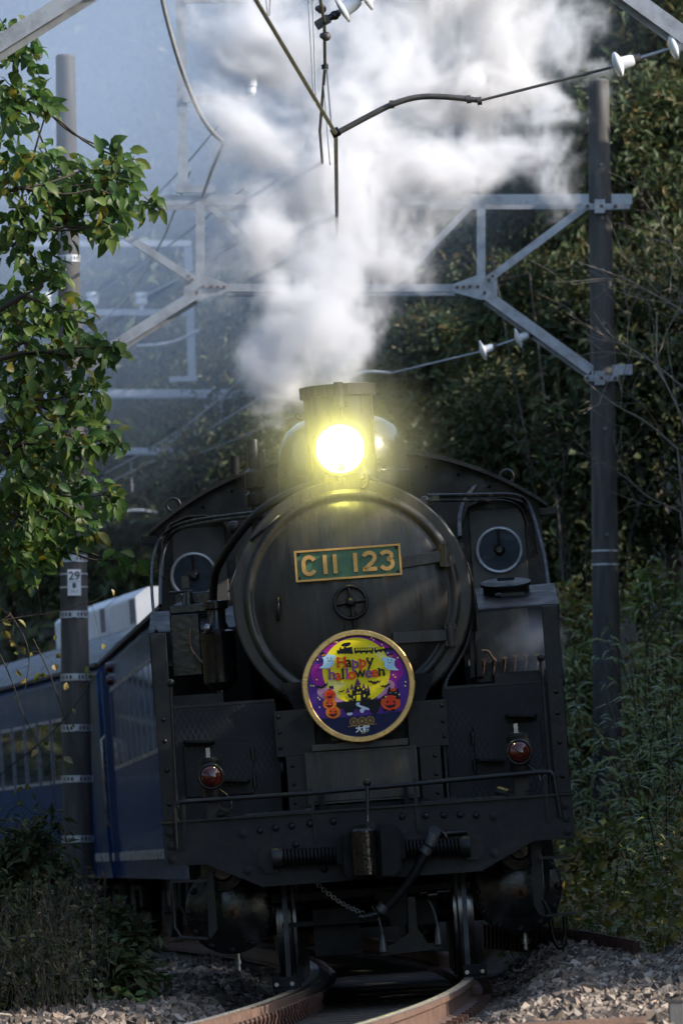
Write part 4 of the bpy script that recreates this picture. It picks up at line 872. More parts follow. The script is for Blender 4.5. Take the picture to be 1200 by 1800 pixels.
pumpkin(394, 795, 62, 50, 'orange'); pumpkin(365, 725, 56, 44, 'orange'); pumpkin(368, 652, 47, 42, 'deep_orange')
art([(345, 612), (405, 608), (398, 600), (398, 580), (360, 582), (362, 604)], 'ink', 'hat_print'); art([(361, 600), (398, 596), (398, 604), (362, 608)], 'purple', 'hat_band')
art([(838, 660), (832, 620), (850, 585), (868, 610), (905, 612), (925, 595), (925, 640), (915, 665)], 'ink', 'cat_print'); art(ell(880, 612, 24, 13, 18), 'deep_orange', 'hat_print')
for o_ in (858, 902): art([(o_ - 10, 640), (o_, 632), (o_ + 10, 638), (o_, 636)], 'white', 'eye_print')
pumpkin(860, 718, 80, 62, 'deep_orange')
for o_ in (812, 918): art(ell(o_, 672 + (o_ - 812) * .05, 20, 11, 14), 'ink', 'paw_print')
for o_ in (815, 880): art(ell(o_, 776, 16, 9, 14), 'ink', 'foot_print')
# stars
for sx_, sy_ in ((408, 222), (425, 226), (268, 368), (262, 530), (215, 578), (236, 580), (272, 676), (286, 690), (284, 754), (706, 190), (722, 206), (788, 246), (835, 312), (918, 352), (880, 490), (896, 508), (980, 548), (977, 580), (930, 650), (820, 670)):
    art([(sx_ - 8, sy_), (sx_, sy_ - 8), (sx_ + 8, sy_), (sx_, sy_ + 8)], 'pale_yellow', 'star_print')
# lettering
LAY[0] += 4
def letter(ch_, cx_, cy_, px_h, ink, rot=0, serif=()):
    me = text_mesh(ch_, px_h, 'print_' + ink, extrude=.0004, bold=.0016, name='letter'); q = A(cx_, cy_, HY - .018)
    o = link('letter', me, hm); o.matrix_local = Matrix.Translation(q) @ Matrix.Rotation(R(-rot), 4, 'Y') @ FACE; return o
S1 = .098
for ch_, cx_, cy_, ink in (('H', 462, 392, 'red'), ('a', 518, 388, 'ink'), ('p', 574, 396, 'purple'), ('p', 634, 388, 'red'), ('y', 692, 382, 'ink'),
                           ('h', 384, 488, 'purple'), ('a', 434, 494, 'red'), ('l', 474, 486, 'ink'), ('l', 508, 484, 'purple'), ('o', 545, 486, 'red'),
                           ('w', 612, 472, 'ink'), ('e', 680, 474, 'purple'), ('e', 730, 468, 'red'), ('n', 786, 462, 'ink')):
    letter(ch_, cx_, cy_, S1, ink)
    sl = {'H': ((-19, 36), (19, 36), (-19, -36), (19, -36)), 'h': ((-17, 32), (17, 32), (-22, -38)), 'l': ((0, 34), (-5, -36)), 'n': ((-18, 22), (20, 22), (-22, -22)), 'p': ((-20, 36), (-24, -24)), 'y': ((-20, -26), (20, -26))}.get(ch_, ())
    for ox, oy in sl: art([(cx_ + ox - 11, cy_ + oy - 4), (cx_ + ox + 11, cy_ + oy - 6), (cx_ + ox + 11, cy_ + oy + 4), (cx_ + ox - 11, cy_ + oy + 6)], ink, 'serif')
# emblem: three spoked wheels, rail and name
for wx, wy in ((561, 872), (628, 867), (694, 860)):
    q = A(wx, wy, HY - .013); wr = 33 * HRAD / 457
    w_ = B().torus(q, (0, 1, 0), wr, wr * .10, 28, 5).torus(q, (0, 1, 0), wr * .8, wr * .05, 24, 4)
    for k in range(6):
        a = R(30 * k); w_.cyl(q - Vector((math.cos(a), 0, math.sin(a))) * wr * .9, q + Vector((math.cos(a), 0, math.sin(a))) * wr * .9, wr * .045, n=4)
    w_.cyl(q + Vector((0, .003, 0)), q - Vector((0, .002, 0)), wr * .3, n=12); w_.build('wheel_emblem', 'print_gold', hm)
art([(513, 909), (747, 887), (747, 892), (513, 914)], 'gold', 'rail_emblem')
letter('大', 605, 934, .046, 'white'); letter('樹', 662, 929, .046, 'white')
letter('TAIJU', 638, 960, .012, 'gold')
part(B().box((hmc.x - .03, HY + .03, hmc.z - .02), (hmc.x + .03, .99, hmc.z + .03)).box((hmc.x - .2, HY + .03, hmc.z - .34), (hmc.x - .16, .45, hmc.z - .3)), 'mounting_bar', 'black_paint', hm)

# ------------------------------------------------------------------ passenger coaches
def coach(Y0, Y1, label, wins, wz, ww, doors, units, lamps, group='blue coaches behind the locomotive'):
    a, c = Vector((trk(Y0), Y0, LORG.z)), Vector((trk(Y1), Y1, LORG.z)); d = c - a; L_ = d.length
    M = Matrix.Translation(a) @ Matrix.Rotation(-math.atan2(d.x, d.y), 4, 'Z') @ Matrix.Rotation(-LROLL, 4, 'Y')
    r = thing('passenger_coach', label, 'train coach', M, group)
    hw = 1.45
    sec = [(-hw + .03, .74), (-hw, 1.2), (-hw, 3.02), (-hw + .06, 3.14)]; sec = sec + [(-x, z) for x, z in sec[::-1]]
    part(B().prism([Vector((x, 0, z)) for x, z in sec], (0, L_, 0)), 'coach_body', 'coach_blue', r)
    rs = [(-hw + .05, 3.13)] + [(1.42 * math.sin(R(-78 + 156 * i / 16)) * .99, 3.02 + .66 * math.cos(R(-78 + 156 * i / 16))) for i in range(17)] + [(hw - .05, 3.13)]
    b = B(); n = len(rs); vs = [Vector((x, y, z)) for y in (-.03, L_ + .03) for x, z in rs]
    b.add(vs, [(i, i + 1, n + i + 1, n + i) for i in range(n - 1)], True); b.add(vs[:n], [tuple(range(n))]); b.add(vs[n:], [tuple(range(n))])
    part(b, 'roof', 'coach_roof', r)
    part(B().box((-hw - .015, -.02, 3.115), (-hw + .07, L_ + .02, 3.155)), 'gutter', 'coach_under', r)
    part(B().box((-hw - .006, 0, .93), (-hw + .01, L_, 1.02)), 'white_band', 'coach_band', r)
    for sg in (-1, 1):
        for y in wins:
            x = sg * hw; zb, zt = wz
            fr = B().box((min(x, x + sg * .006), y, zb), (max(x, x + sg * .006), y + .022, zt)).box((min(x, x + sg * .006), y + ww - .022, zb), (max(x, x + sg * .006), y + ww, zt))
            fr.box((min(x, x + sg * .006), y + .04, zt - .04), (max(x, x + sg * .006), y + ww - .04, zt)).box((min(x, x + sg * .006), y + .04, zb), (max(x, x + sg * .006), y + ww - .04, zb + .04))
            f_ = part(fr, 'window', 'coach_band', r)
            part(B().box((min(x + sg * .001, x + sg * .004), y + .05, zb + .05), (max(x + sg * .001, x + sg * .004), y + ww - .05, zt - .05)), 'pane', 'pane', f_)
            if sg > 0: break
    for y in doors:
        dd = part(B().box((-hw - .004, y, 1.05), (-hw + .002, y + .8, 3.0)).box((-hw - .03, y - .05, .76), (-hw + .01, y, 3.05)).box((-hw - .03, y + .8, .76), (-hw + .01, y + .85, 3.05)), 'door', 'coach_blue', r)
        part(B().box((-hw - .008, y + .2, 2.0), (-hw - .004, y + .6, 2.75)), 'door_window', 'pane', dd)
        part(B().tube([(-hw - .03, y + 1.05, 1.3), (-hw - .07, y + 1.05, 1.34), (-hw - .07, y + 1.05, 2.26), (-hw - .03, y + 1.05, 2.3)], .018), 'door_rail', 'steel_bright', dd)
    for y in units:
        u_ = part(B().prism([Vector((x, y, z)) for x, z in ((-.75, 3.55), (-.75, 3.92), (-.60, 4.02), (.60, 4.02), (.75, 3.92), (.75, 3.55))], (0, 2.5, 0)), 'cooling_unit', 'unit_white', r, bev=.03)
        part(B().box((-.757, y + .12, 3.62), (-.752, y + .55, 3.9)), 'grille', 'coach_roof', u_)
    for y, z in lamps: part(B().cyl((-hw, y, z), (-hw - .06, y, z), .06, .05, 14), 'side_lamp', 'red_lens', r)
    for yb in (2.6, L_ - 2.6):
        bg_ = B().box((-.95, yb - 1.3, .38), (-.85, yb + 1.3, .62)).box((.85, yb - 1.3, .38), (.95, yb + 1.3, .62)).box((-.9, yb - .3, .3), (.9, yb + .3, .74))
        for w_ in (-.95, .95):
            bg_.cyl((-1.0, yb + w_, .45), (-.86, yb + w_, .45), .13, n=12)
            for q in (-.28, 0, .28): bg_.cyl((-.97, yb + q * .6, .34), (-.97, yb + q * .6, .66), .05, n=8)
        bo = part(bg_, 'bogie', 'coach_under', r)
        for w_ in (-.95, .95):
            for sg in (-1, 1): part(B().lathe((sg * .55, yb + w_, .43), (sg, 0, 0), [(0, -.05), (.45, -.05), (.43, 0), (.43, .07), (.3, .07), (.1, .05), (0, .05)], 24), 'coach_wheel', 'coach_under', bo)
    part(B().box((-1.15, 6.0, .42), (-.5, 8.2, .76)), 'underfloor_box', 'coach_under', r); part(B().box((-1.2, 10.0, .46), (-.6, 12.0, .76)), 'underfloor_box', 'coach_under', r)
    for y in (1.2, 3.4, 5.0): part(B().tube([(-1.36, y, .76), (-1.38, y, .5), (-1.30, y, .36)], .02), 'step_iron', 'coach_under', r)
    return r
coach(58.6, 78.4, 'near blue coach with tall windows and two red side lamps beside the locomotive cab', [1.4 + 1.32 * i for i in range(12)] , (1.90, 2.78), 1.16, (17.6,), (), ((16.2, 2.98), (16.2, 2.84)))
coach(79.1, 98.9, 'far blue coach with white roof cooling units behind the left pole', [3.6 + 1.45 * i for i in range(10)], (1.86, 2.62), 1.2, (1.3,), (1.6, 4.5, 7.4), ())
coach(99.6, 119.4, 'last blue coach in the curve at the left edge behind dry twigs', [1.6 + 1.45 * i for i in range(11)], (1.86, 2.62), 1.2, (18.3,), (), ())

# ------------------------------------------------------------------ portal gantries
GY = 68.0
GO = at(604, 1560, GY)
def gantry_geo(root, M, post=True, far=False, right_post=True):
    """beam measured from the middle portal; M moves the measured points"""
    G = lambda px, py, dy=0.0: M @ (at(px, py, GY) - GO + Vector((0, dy, 0)))
    mt = 'galvanised_far' if far else 'galvanised'
    def pt(b_, name, par=None, m=mt): return b_.build(name, m, par or root, world=True)
    up = (0, 1, 0)
    pt(B().angle(G(150, 352), G(1110, 350), .10, .014, up, 1).angle(G(150, 352, .5), G(1110, 350, .5), .10, .014, up, 1), 'upper_chord')
    pt(B().angle(G(398, 506), G(800, 506), .075, .012, up, -1).angle(G(398, 506, .5), G(800, 506, .5), .075, .012, up, -1), 'lower_chord')
    for xg, s_ in ((352, -1), (845, 1)):
        pt(B().angle(G(xg, 358), G(xg, 490), .085, .012, up, s_), 'upright')
        f_ = lambda dx, y_: G(xg + s_ * dx, y_, -.02)
        gp = pt(B().prism([f_(-50, 500), f_(-8, 484), f_(28, 488), f_(28, 522), f_(2, 528), f_(-50, 513)], (0, .014, 0)), 'gusset_plate')
        for dx, y_ in ((-42, 505), (-31, 505), (-20, 504), (-6, 504), (6, 515), (16, 520), (14, 492), (20, 486)):
            q = f_(dx, y_); pt(B().cyl(q, q + Vector((0, -.02, 0)), .017, n=6), 'bolt', gp, 'rust_rail')
        pe = 1042 if s_ > 0 else 128
        pt(B().angle(G(xg + s_ * 12, 492, -.03), G(pe - s_ * 6, 358, -.03), .075, .012, up, 1), 'diagonal_brace')
        pt(B().angle(G(xg - s_ * 18, 362), G(xg - s_ * 150, 498), .06, .01, up, 1), 'inner_brace')
        a, c = G(xg + s_ * 8, 518, -.06), G(pe - s_ * 4, 652, -.06)
        pt(B().angle(a, c, .10, .014, up, s_).bar(a + Vector((0, .12, -.05)), c + Vector((0, .12, -.05)), .08, .014, up), 'knee_brace')
        pt(B().bar(c, G(pe + s_ * 68, 650, -.06), .10, .03, up), 'knee_end')
        for yy in (366, 667):
            q0, q1 = G(pe - s_ * 16, yy, -.16), G(pe + s_ * 42, yy, -.16)
            cl = pt(B().bar(q0, q1, .06, .05, up).bar(G(pe + s_ * 10, yy - 12, -.2), G(pe + s_ * 10, yy + 12, -.2), .10, .03, up), 'pole_clamp')
            for t_ in (.08, .5, .92):
                q = q0.lerp(q1, t_) + Vector((0, -.03, 0)); pt(B().cyl(q, q + Vector((0, -.03, 0)), .018, n=6), 'bolt', cl, 'rust_rail')
    if post:
        ps = pt(B().angle(G(322, 336), G(318, -60), .10, .014, up, 1), 'feeder_post')
        pt(B().bar(G(310, 333), G(378, 333), .07, .07, up), 'post_foot', ps)
        pt(B().bar(G(322, 175), G(445, 172), .06, .05, up), 'cross_arm', ps); pt(B().bar(G(322, 0), G(480, -2), .06, .05, up), 'cross_arm', ps)
        for xi in (441,):
            q = G(xi, 168); pt(B().lathe(q, (0, 0, 1), [(.03, 0), (.05, .03), (.05, .08), (.06, .09), (.06, .16), (.05, .17), (.055, .19), (.055, .22), (0, .23)], 20), 'insulator', ps, 'porcelain')
        if right_post: pt(B().bar(G(745, 333), G(800, 333), .07, .07, up).angle(G(790, 334), G(786, -60), .10, .014, up, 1), 'feeder_post')
MID = Matrix.Translation(GO)
bm1 = thing('overhead_gantry', 'grey steel portal truss spanning between two poles behind the smoke', 'gantry', GO)
gantry_geo(bm1, MID)
def pole(name, label, base, top, r0, r1, m, bands=(), thin=(), steps=()):
    base, top = Vector(base), Vector(top); r = thing(name, label, 'pole', base)
    ax = (top - base); H = ax.length; d = ax.normalized()
    B().lathe(base, d, [(r0, 0), (r1, H - .03), (r1 * .85, H - .008), (0, H)], 28).build('shaft', m, r, world=True)
    rad = lambda h: r0 + (r1 - r0) * h / H
    for h in bands:                                   # perforated steel strap
        q = base + d * h; rr = rad(h) + .004; b_ = B()
        for o_ in (-.026, .026): b_.lathe(q + d * o_, d, [(rr, -.008), (rr + .004, -.008), (rr + .004, .008), (rr, .008)], 28)
        for k in range(22):
            a = 6.28318 * k / 22; c_ = q + Vector((math.cos(a), math.sin(a), 0)) * (rr + .002)
            b_.bar(c_ - d * .02, c_ + d * .02, .017, .004, (math.cos(a), math.sin(a), 0))
        bo = b_.build('steel_band', 'band_steel', r, world=True)
        B().cbox(q + Vector((.01, -rr - .008, 0)), (.05, .02, .05)).build('band_buckle', 'band_steel', bo, world=True)
    for h in thin:
        q = base + d * h; rr = rad(h) + .002; B().lathe(q, d, [(rr, -.009), (rr + .004, -.009), (rr + .004, .009), (rr, .009)], 28).build('wire_band', 'band_steel', r, world=True)
    for h, a in steps:
        q = base + d * h + Vector((math.sin(a), -math.cos(a), 0)) * rad(h); B().cyl(q, q + Vector((math.sin(a), -math.cos(a), 0)) * .025, .018, n=10).build('socket', 'cable_grey', r, world=True)
    return r
SCG = FPX / GY
def bands_at(base, top, rows):
    pb, pt_ = base, top; return [((pb[1] - y) / (pb[1] - pt_[1])) * (at(*pt_, GY) - at(*pb, GY)).length for y in rows]
rb, rt = (1073, 1690), (1051, 138)
pole('concrete_pole', 'dark concrete pole right of the locomotive with streaked sides', at(*rb, GY), at(*rt, GY), 27.5 / SCG, 18.5 / SCG, 'pole_concrete',
     bands_at(rb, rt, (1516, 1625)), bands_at(rb, rt, (971, 995)), [(h, .1) for h in bands_at(rb, rt, (292, 386, 478, 572, 690, 757, 943, 1132, 1318))])
lb, ltp = (141, 1690), (115, 95)
pole('concrete_pole', 'dark concrete pole at left carrying the white number plate 29', at(*lb, GY), at(*ltp, GY), 28.5 / SCG, 17 / SCG, 'pole_concrete',
     bands_at(lb, ltp, (457, 985, 1083, 1193, 1282, 1371, 1476, 1562)), bands_at(lb, ltp, (1012, 1035)))
# number plate 29 B 34-3
npc = at(131, 1024, GY - .20)
npl = thing('number_plate', 'small white plate reading 29 B 34-3 on the left pole', 'sign', npc)
part(B().cbox((0, 0, 0), (23.5 / SCG, .008, 46 / SCG)), 'plate_face', 'plate_white', npl, bev=.003)
for txt, sz, dz, m_, bo in (('29', .112, .062, 'print_black', .0015), ('B', .062, -.030, 'print_black', .003), ('34-3', .044, -.086, 'print_grey', 0)):
    o = link('plate_lettering', text_mesh(txt, sz, m_, .0006, bo), npl); o.matrix_local = Matrix.Translation((0, -.006, dz)) @ FACE
part(B().box((-.055, -.0052, .008), (.055, -.0042, .011)), 'plate_line', 'print_black', npl)
# nearest portal (only its knee braces reach into the picture)
NY, NDX, NDZ = 43.3, .115, .05
NO = Vector((GO.x + NDX, NY, GO.z + NDZ))
bm0 = thing('overhead_gantry', 'nearest steel portal whose knee braces cut both top corners', 'gantry', NO)
gantry_geo(bm0, Matrix.Translation(NO), post=False)
for xg, lab in ((125, 'pole of the nearest portal standing just outside the left edge'), (1062, 'pole of the nearest portal standing just outside the right edge')):
    q = at(xg, 900, GY) - GO
    pole('concrete_pole', lab, (NO.x + q.x, NY, -.3), (NO.x + q.x, NY, 8.6), .15, .10, 'pole_weathered')
# far portal
FY = 104.5
FO = Vector((at(232, 1400, FY).x, FY, GO.z + .62))
bm2 = thing('overhead_gantry', 'far pale steel portal with insulator arms seen through the smoke at left', 'gantry', FO)
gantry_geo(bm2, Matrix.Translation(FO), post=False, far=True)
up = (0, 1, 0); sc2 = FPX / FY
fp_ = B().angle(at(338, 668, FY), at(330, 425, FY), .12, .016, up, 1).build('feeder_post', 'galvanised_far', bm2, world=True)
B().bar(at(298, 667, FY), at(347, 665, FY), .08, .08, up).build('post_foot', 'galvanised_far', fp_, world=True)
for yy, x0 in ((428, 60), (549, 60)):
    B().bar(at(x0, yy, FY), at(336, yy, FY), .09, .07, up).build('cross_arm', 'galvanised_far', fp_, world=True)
for xi, yi in ((80, 543), (163, 543), (249, 543)):
    q = at(xi, yi, FY); B().lathe(q, (0, 0, 1), [(.04, 0), (.05, .05), (.085, .07), (.085, .15), (.07, .16), (.09, .18), (.09, .24), (.05, .25), (0, .25)], 20).build('insulator', 'porcelain', fp_, world=True)
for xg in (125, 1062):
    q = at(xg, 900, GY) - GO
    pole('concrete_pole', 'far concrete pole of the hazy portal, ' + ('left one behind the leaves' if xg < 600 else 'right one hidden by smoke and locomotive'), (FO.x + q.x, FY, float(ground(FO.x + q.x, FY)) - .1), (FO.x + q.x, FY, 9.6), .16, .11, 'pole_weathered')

# ------------------------------------------------------------------ overhead wires
def wire(name, label, pts, r, m, cat='wire', sm=0, group=None, n=8):
    b_ = B().tube(pts, r, n, smooth_path=sm); b0 = pts[0]; o = B(); o.v = [p - Vector(b0) for p in b_.v]; o.f = b_.f; o.sm = b_.sm
    ob = o.build(name, m); ob.location = b0; return tag(ob, label, cat, group)
c0, c1, c2 = at(408, -70, 34.5), at(590, 235, NY), at(596, 700, GY)
wire('contact_wire', 'dark contact wire running from the top edge down into the smoke', [c0, c1, c2, at(345, 800, FY)], .0125, 'wire_dark')
def insulator_string(root, a, b_, spots, r=.082):
    d = (b_ - a).normalized()
    B().tube([a, b_], .012, 8).build('rod', 'wire_light', root, world=True)
    for t_ in spots:
        q = a.lerp(b_, t_); B().lathe(q, d, [(.02, -.03), (.075, -.012), (r, -.002), (r, .008), (.06, .022), (.042, .03), (.038, .09), (.028, .11), (.015, .11)], 32).build('porcelain_disc', 'porcelain', root, world=True)
        q = q + d * .10; B().cyl(q, q + d * .05, .03, n=12).build('disc_cap', 'wire_dark', root, world=True)
pull = thing('pull_off_insulator', 'curved pull-off tube with two white disc insulators at top right', 'insulator', at(1085, 112, NY))
t_ = B().tube([at(588, 236, NY), at(640, 208, NY), at(690, 182, NY), at(735, 169, NY), at(785, 170, NY), at(840, 176, NY)], .019, 10, smooth_path=2).build('curved_tube', 'wire_dark', pull, world=True)
B().cyl(at(583, 236, NY - .03), at(596, 230, NY - .03), .03, n=10).build('wire_clamp', 'oily_black', t_, world=True)
for x_, y_ in ((688, 183), (823, 174), (842, 177)): B().cyl(at(x_ - 4, y_ + 1, NY), at(x_ + 4, y_, NY), .026, n=12).build('tube_collar', 'wire_dark', t_, world=True)
B().tube([at(842, 177, NY), at(1072, 119, NY)], .009, 8).build('pull_wire', 'wire_dark', pull, world=True)
insulator_string(pull, at(1072, 118, NY), at(1240, 66, NY), (.075, .66))
pull1 = thing('pull_off_insulator', 'pull-off wire with two small disc insulators below the right portal brace', 'insulator', at(850, 616, GY))
B().tube([at(596, 668, GY), at(640, 652, GY), at(686, 656, GY)], .018, 8, smooth_path=2).build('curved_tube', 'wire_light', pull1, world=True)
B().tube([at(686, 656, GY), at(845, 618, GY)], .009, 8).build('pull_wire', 'wire_light', pull1, world=True)
insulator_string(pull1, at(838, 620, GY), at(938, 585, GY), (.10, .72), .105)
# messenger wire clamp and its insulator, droppers
ms = thing('messenger_clamp', 'messenger wire clamp with porcelain bells at the top centre', 'insulator', at(575, 40, NY))
B().bar(at(555, 46, NY), at(578, 32, NY), .055, .05, up).cyl(at(578, 32, NY), at(596, 22, NY), .022, n=10).sphere(at(588, 27, NY), .03).build('clamp_body', 'oily_black', ms, world=True)
for x_, y_ in ((565, 16), (573, 64)): B().sphere(at(x_, y_, NY), .030, 12, 8).sphere(at(x_ - 6, y_ - 1, NY), .02, 10, 6).build('clamp_nut', 'wire_dark', ms, world=True)
a_, b2 = at(590, 25, NY), at(660, -18, NY); d_ = (b2 - a_).normalized()
B().lathe(at(600, 19, NY), d_, [(.02, -.01), (.085, .0), (.085, .012), (.05, .03), (.045, .09), (.03, .13), (.02, .13)], 28).lathe(at(640, -2, NY), d_, [(.02, -.01), (.085, .0), (.085, .012), (.05, .03), (.03, .1)], 28).build('porcelain_bell', 'porcelain', ms, world=True)
B().tube([a_, b2], .015).build('bell_rod', 'wire_light', ms, world=True)
wire('messenger_wire', 'messenger wire falling from the top clamp into the smoke', [at(552, -60, 41), at(570, 40, NY), at(571, 118, 44.5), at(562, 230, 47.5), at(588, 560, GY)], .010, 'wire_dark')
wire('bead_clamp', 'dark round bead clamped on the messenger wire', [at(570, 113, 44.4), at(571, 117, 44.4), at(571, 122, 44.4)], .022, 'oily_black', 'clamp')
for k, (x0, y0, x1, y1, Y_) in enumerate(((541, -20, 551, 168, 42.2), (549, -20, 555, 168, 42.2), (574, 120, 583, 232, 44.0), (569, 150, 580, 290, 45.0), (466, -20, 471, 28, 36.2), (476, -20, 474, 28, 36.2))):
    wire('dropper_wire', ('left one of two thin dropper wires beside the messenger clamp', 'right one of two thin dropper wires beside the messenger clamp', 'upper thin dropper wire under the dark bead clamp', 'lower thin dropper wire under the dark bead clamp', 'left one of two short droppers at the top left of the contact wire', 'right one of two short droppers at the top left of the contact wire')[k], [at(x0, y0, Y_), at(x1, y1, Y_)], .0045, 'wire_light', 'wire', 0, 'dropper wires')
fc = wire('feeder_cable', 'grey hanging feeder cable curving down beside the left post', [at(280, -30, 60), at(292, 30, 60), at(318, 120, 60), at(348, 195, 60), at(372, 232, 60), at(393, 250, 60)], .020, 'cable_grey', 'cable', 2)
wire('stay_tube', 'pale stay tube rising from the portal to the hanging feeder cable', [at(393, 250, 60), at(372, 300, 64), at(356, 345, GY)], .016, 'cable_grey', 'cable')
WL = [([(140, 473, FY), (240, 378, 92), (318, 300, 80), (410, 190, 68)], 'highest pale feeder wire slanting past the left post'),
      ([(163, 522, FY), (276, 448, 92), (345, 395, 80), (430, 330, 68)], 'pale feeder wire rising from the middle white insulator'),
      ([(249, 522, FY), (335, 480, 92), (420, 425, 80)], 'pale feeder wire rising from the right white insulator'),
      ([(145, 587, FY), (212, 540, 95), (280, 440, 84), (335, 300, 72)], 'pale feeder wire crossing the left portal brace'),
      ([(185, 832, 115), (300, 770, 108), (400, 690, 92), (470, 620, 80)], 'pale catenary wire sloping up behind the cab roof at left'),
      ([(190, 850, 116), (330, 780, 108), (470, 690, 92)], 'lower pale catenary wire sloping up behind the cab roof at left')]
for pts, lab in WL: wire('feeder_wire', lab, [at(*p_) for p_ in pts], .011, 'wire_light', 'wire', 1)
for k, (x_, y0, y1) in enumerate(((230, 812, 865), (285, 780, 842), (341, 735, 785))):
    wire('dropper_wire', ('short dropper pair left of the cab roof, lowest', 'short dropper pair left of the cab roof, middle', 'short dropper pair left of the cab roof, highest')[k], [at(x_, y0, 106), at(x_ + 3, y1, 106)], .009, 'wire_light', 'wire')
wire('pull_off_tube', 'curved pale pull-off tube left of the cab roof', [at(190, 915, 110), at(215, 900, 110), at(245, 896, 110), at(276, 902, 110)], .025, 'wire_light', 'tube', 2)
wire('pull_off_tube', 'curved pale pull-off tube beneath the far feeder arm', [at(240, 608, 100), at(285, 606, 100), at(320, 596, 100), at(350, 580, 100)], .022, 'wire_light', 'tube', 2)

# ------------------------------------------------------------------ vegetation
mat('dry_grass', (.42, .33, .20), rough=.8, island=[(0, (.30, .24, .13)), (.5, (.45, .36, .22)), (1, (.52, .40, .26))], rvar=0)
def sph(n):
    v = rng.normal(size=(n, 3)); return unit(v)
def limb(b_, p0, p1, r0, r1, bend=.12, seg=5, n=7):
    p0, p1 = Vector(p0), Vector(p1); L_ = (p1 - p0).length; pts = [p0.lerp(p1, i / seg) + (Vector(rng.normal(0, bend * L_ / 2.5, 3)) if 0 < i < seg else Vector()) for i in range(seg + 1)]
    b_.tube(pts, r0, n, r1=r1, smooth_path=1); return pts
def crown_leaves(centers, radii, n_sprays, per, llen, lw, spread=.2, shell=.55):
    """sprays of leaves through the crown's volume, denser towards the outside"""
    P_, D_, N_ = [], [], []
    for c, r in zip(centers, radii):
        c = np.array(c); r = np.array(r); d = sph(n_sprays); rad = shell + (1 - shell) * rng.random((n_sprays, 1)) ** .7
        sc = c + d * rad * r
        out = unit(d + np.array([0, -.15, .25]) + rng.normal(0, .35, d.shape))
        k = per; base = np.repeat(sc, k, 0); o = np.repeat(out, k, 0)
        pos = base + rng.normal(0, spread, base.shape) * np.array([1, 1, .7])
        dd = unit(o * .7 + rng.normal(0, .55, o.shape) + np.array([0, 0, -.35]))
        nn = unit(np.array([0, -.3, 1.0]) + rng.normal(0, .5, o.shape))
        P_.append(pos); D_.append(dd); N_.append(nn)
    P_, D_, N_ = map(np.concatenate, (P_, D_, N_)); m_ = len(P_)
    sz = np.repeat(rng.uniform(.55, 1.5, m_ // per), per)
    return leaf_cloud(P_, D_, N_, llen * sz * rng.uniform(.7, 1.2, m_), lw * sz * rng.uniform(.7, 1.2, m_))
def tree(label, base, crown, lm, sprays=150, per=34, llen=.10, lw=.045, trunk=.12, group=None, spread=.2):
    """crown = list of (centre, radius)"""
    base = Vector(base); r = thing('tree', label, 'tree', base, group)
    b_ = B(); top = sum((Vector(c) for c, _ in crown), Vector()) / len(crown)
    spine = limb(b_, base - Vector((0, 0, .3)), top, trunk, trunk * .4, .06, 6, 9)
    for c, rr in crown:
        c = Vector(c); st = spine[rng.integers(2, 5)]; limb(b_, st, c, trunk * .5, trunk * .2)
        for k in range(5):
            d = Vector(sph(1)[0]) * max(rr) * .85; limb(b_, c - d * .1, c + d, trunk * .2, .006, .12, 4, 5)
    b_.build('trunk', 'bark', r, world=True)
    V, F = crown_leaves([c for c, _ in crown], [q for _, q in crown], sprays, per, llen, lw, spread)
    kind(link('crown', np_mesh('crown', V - np.array(base), F, lm), r), 'stuff'); return r

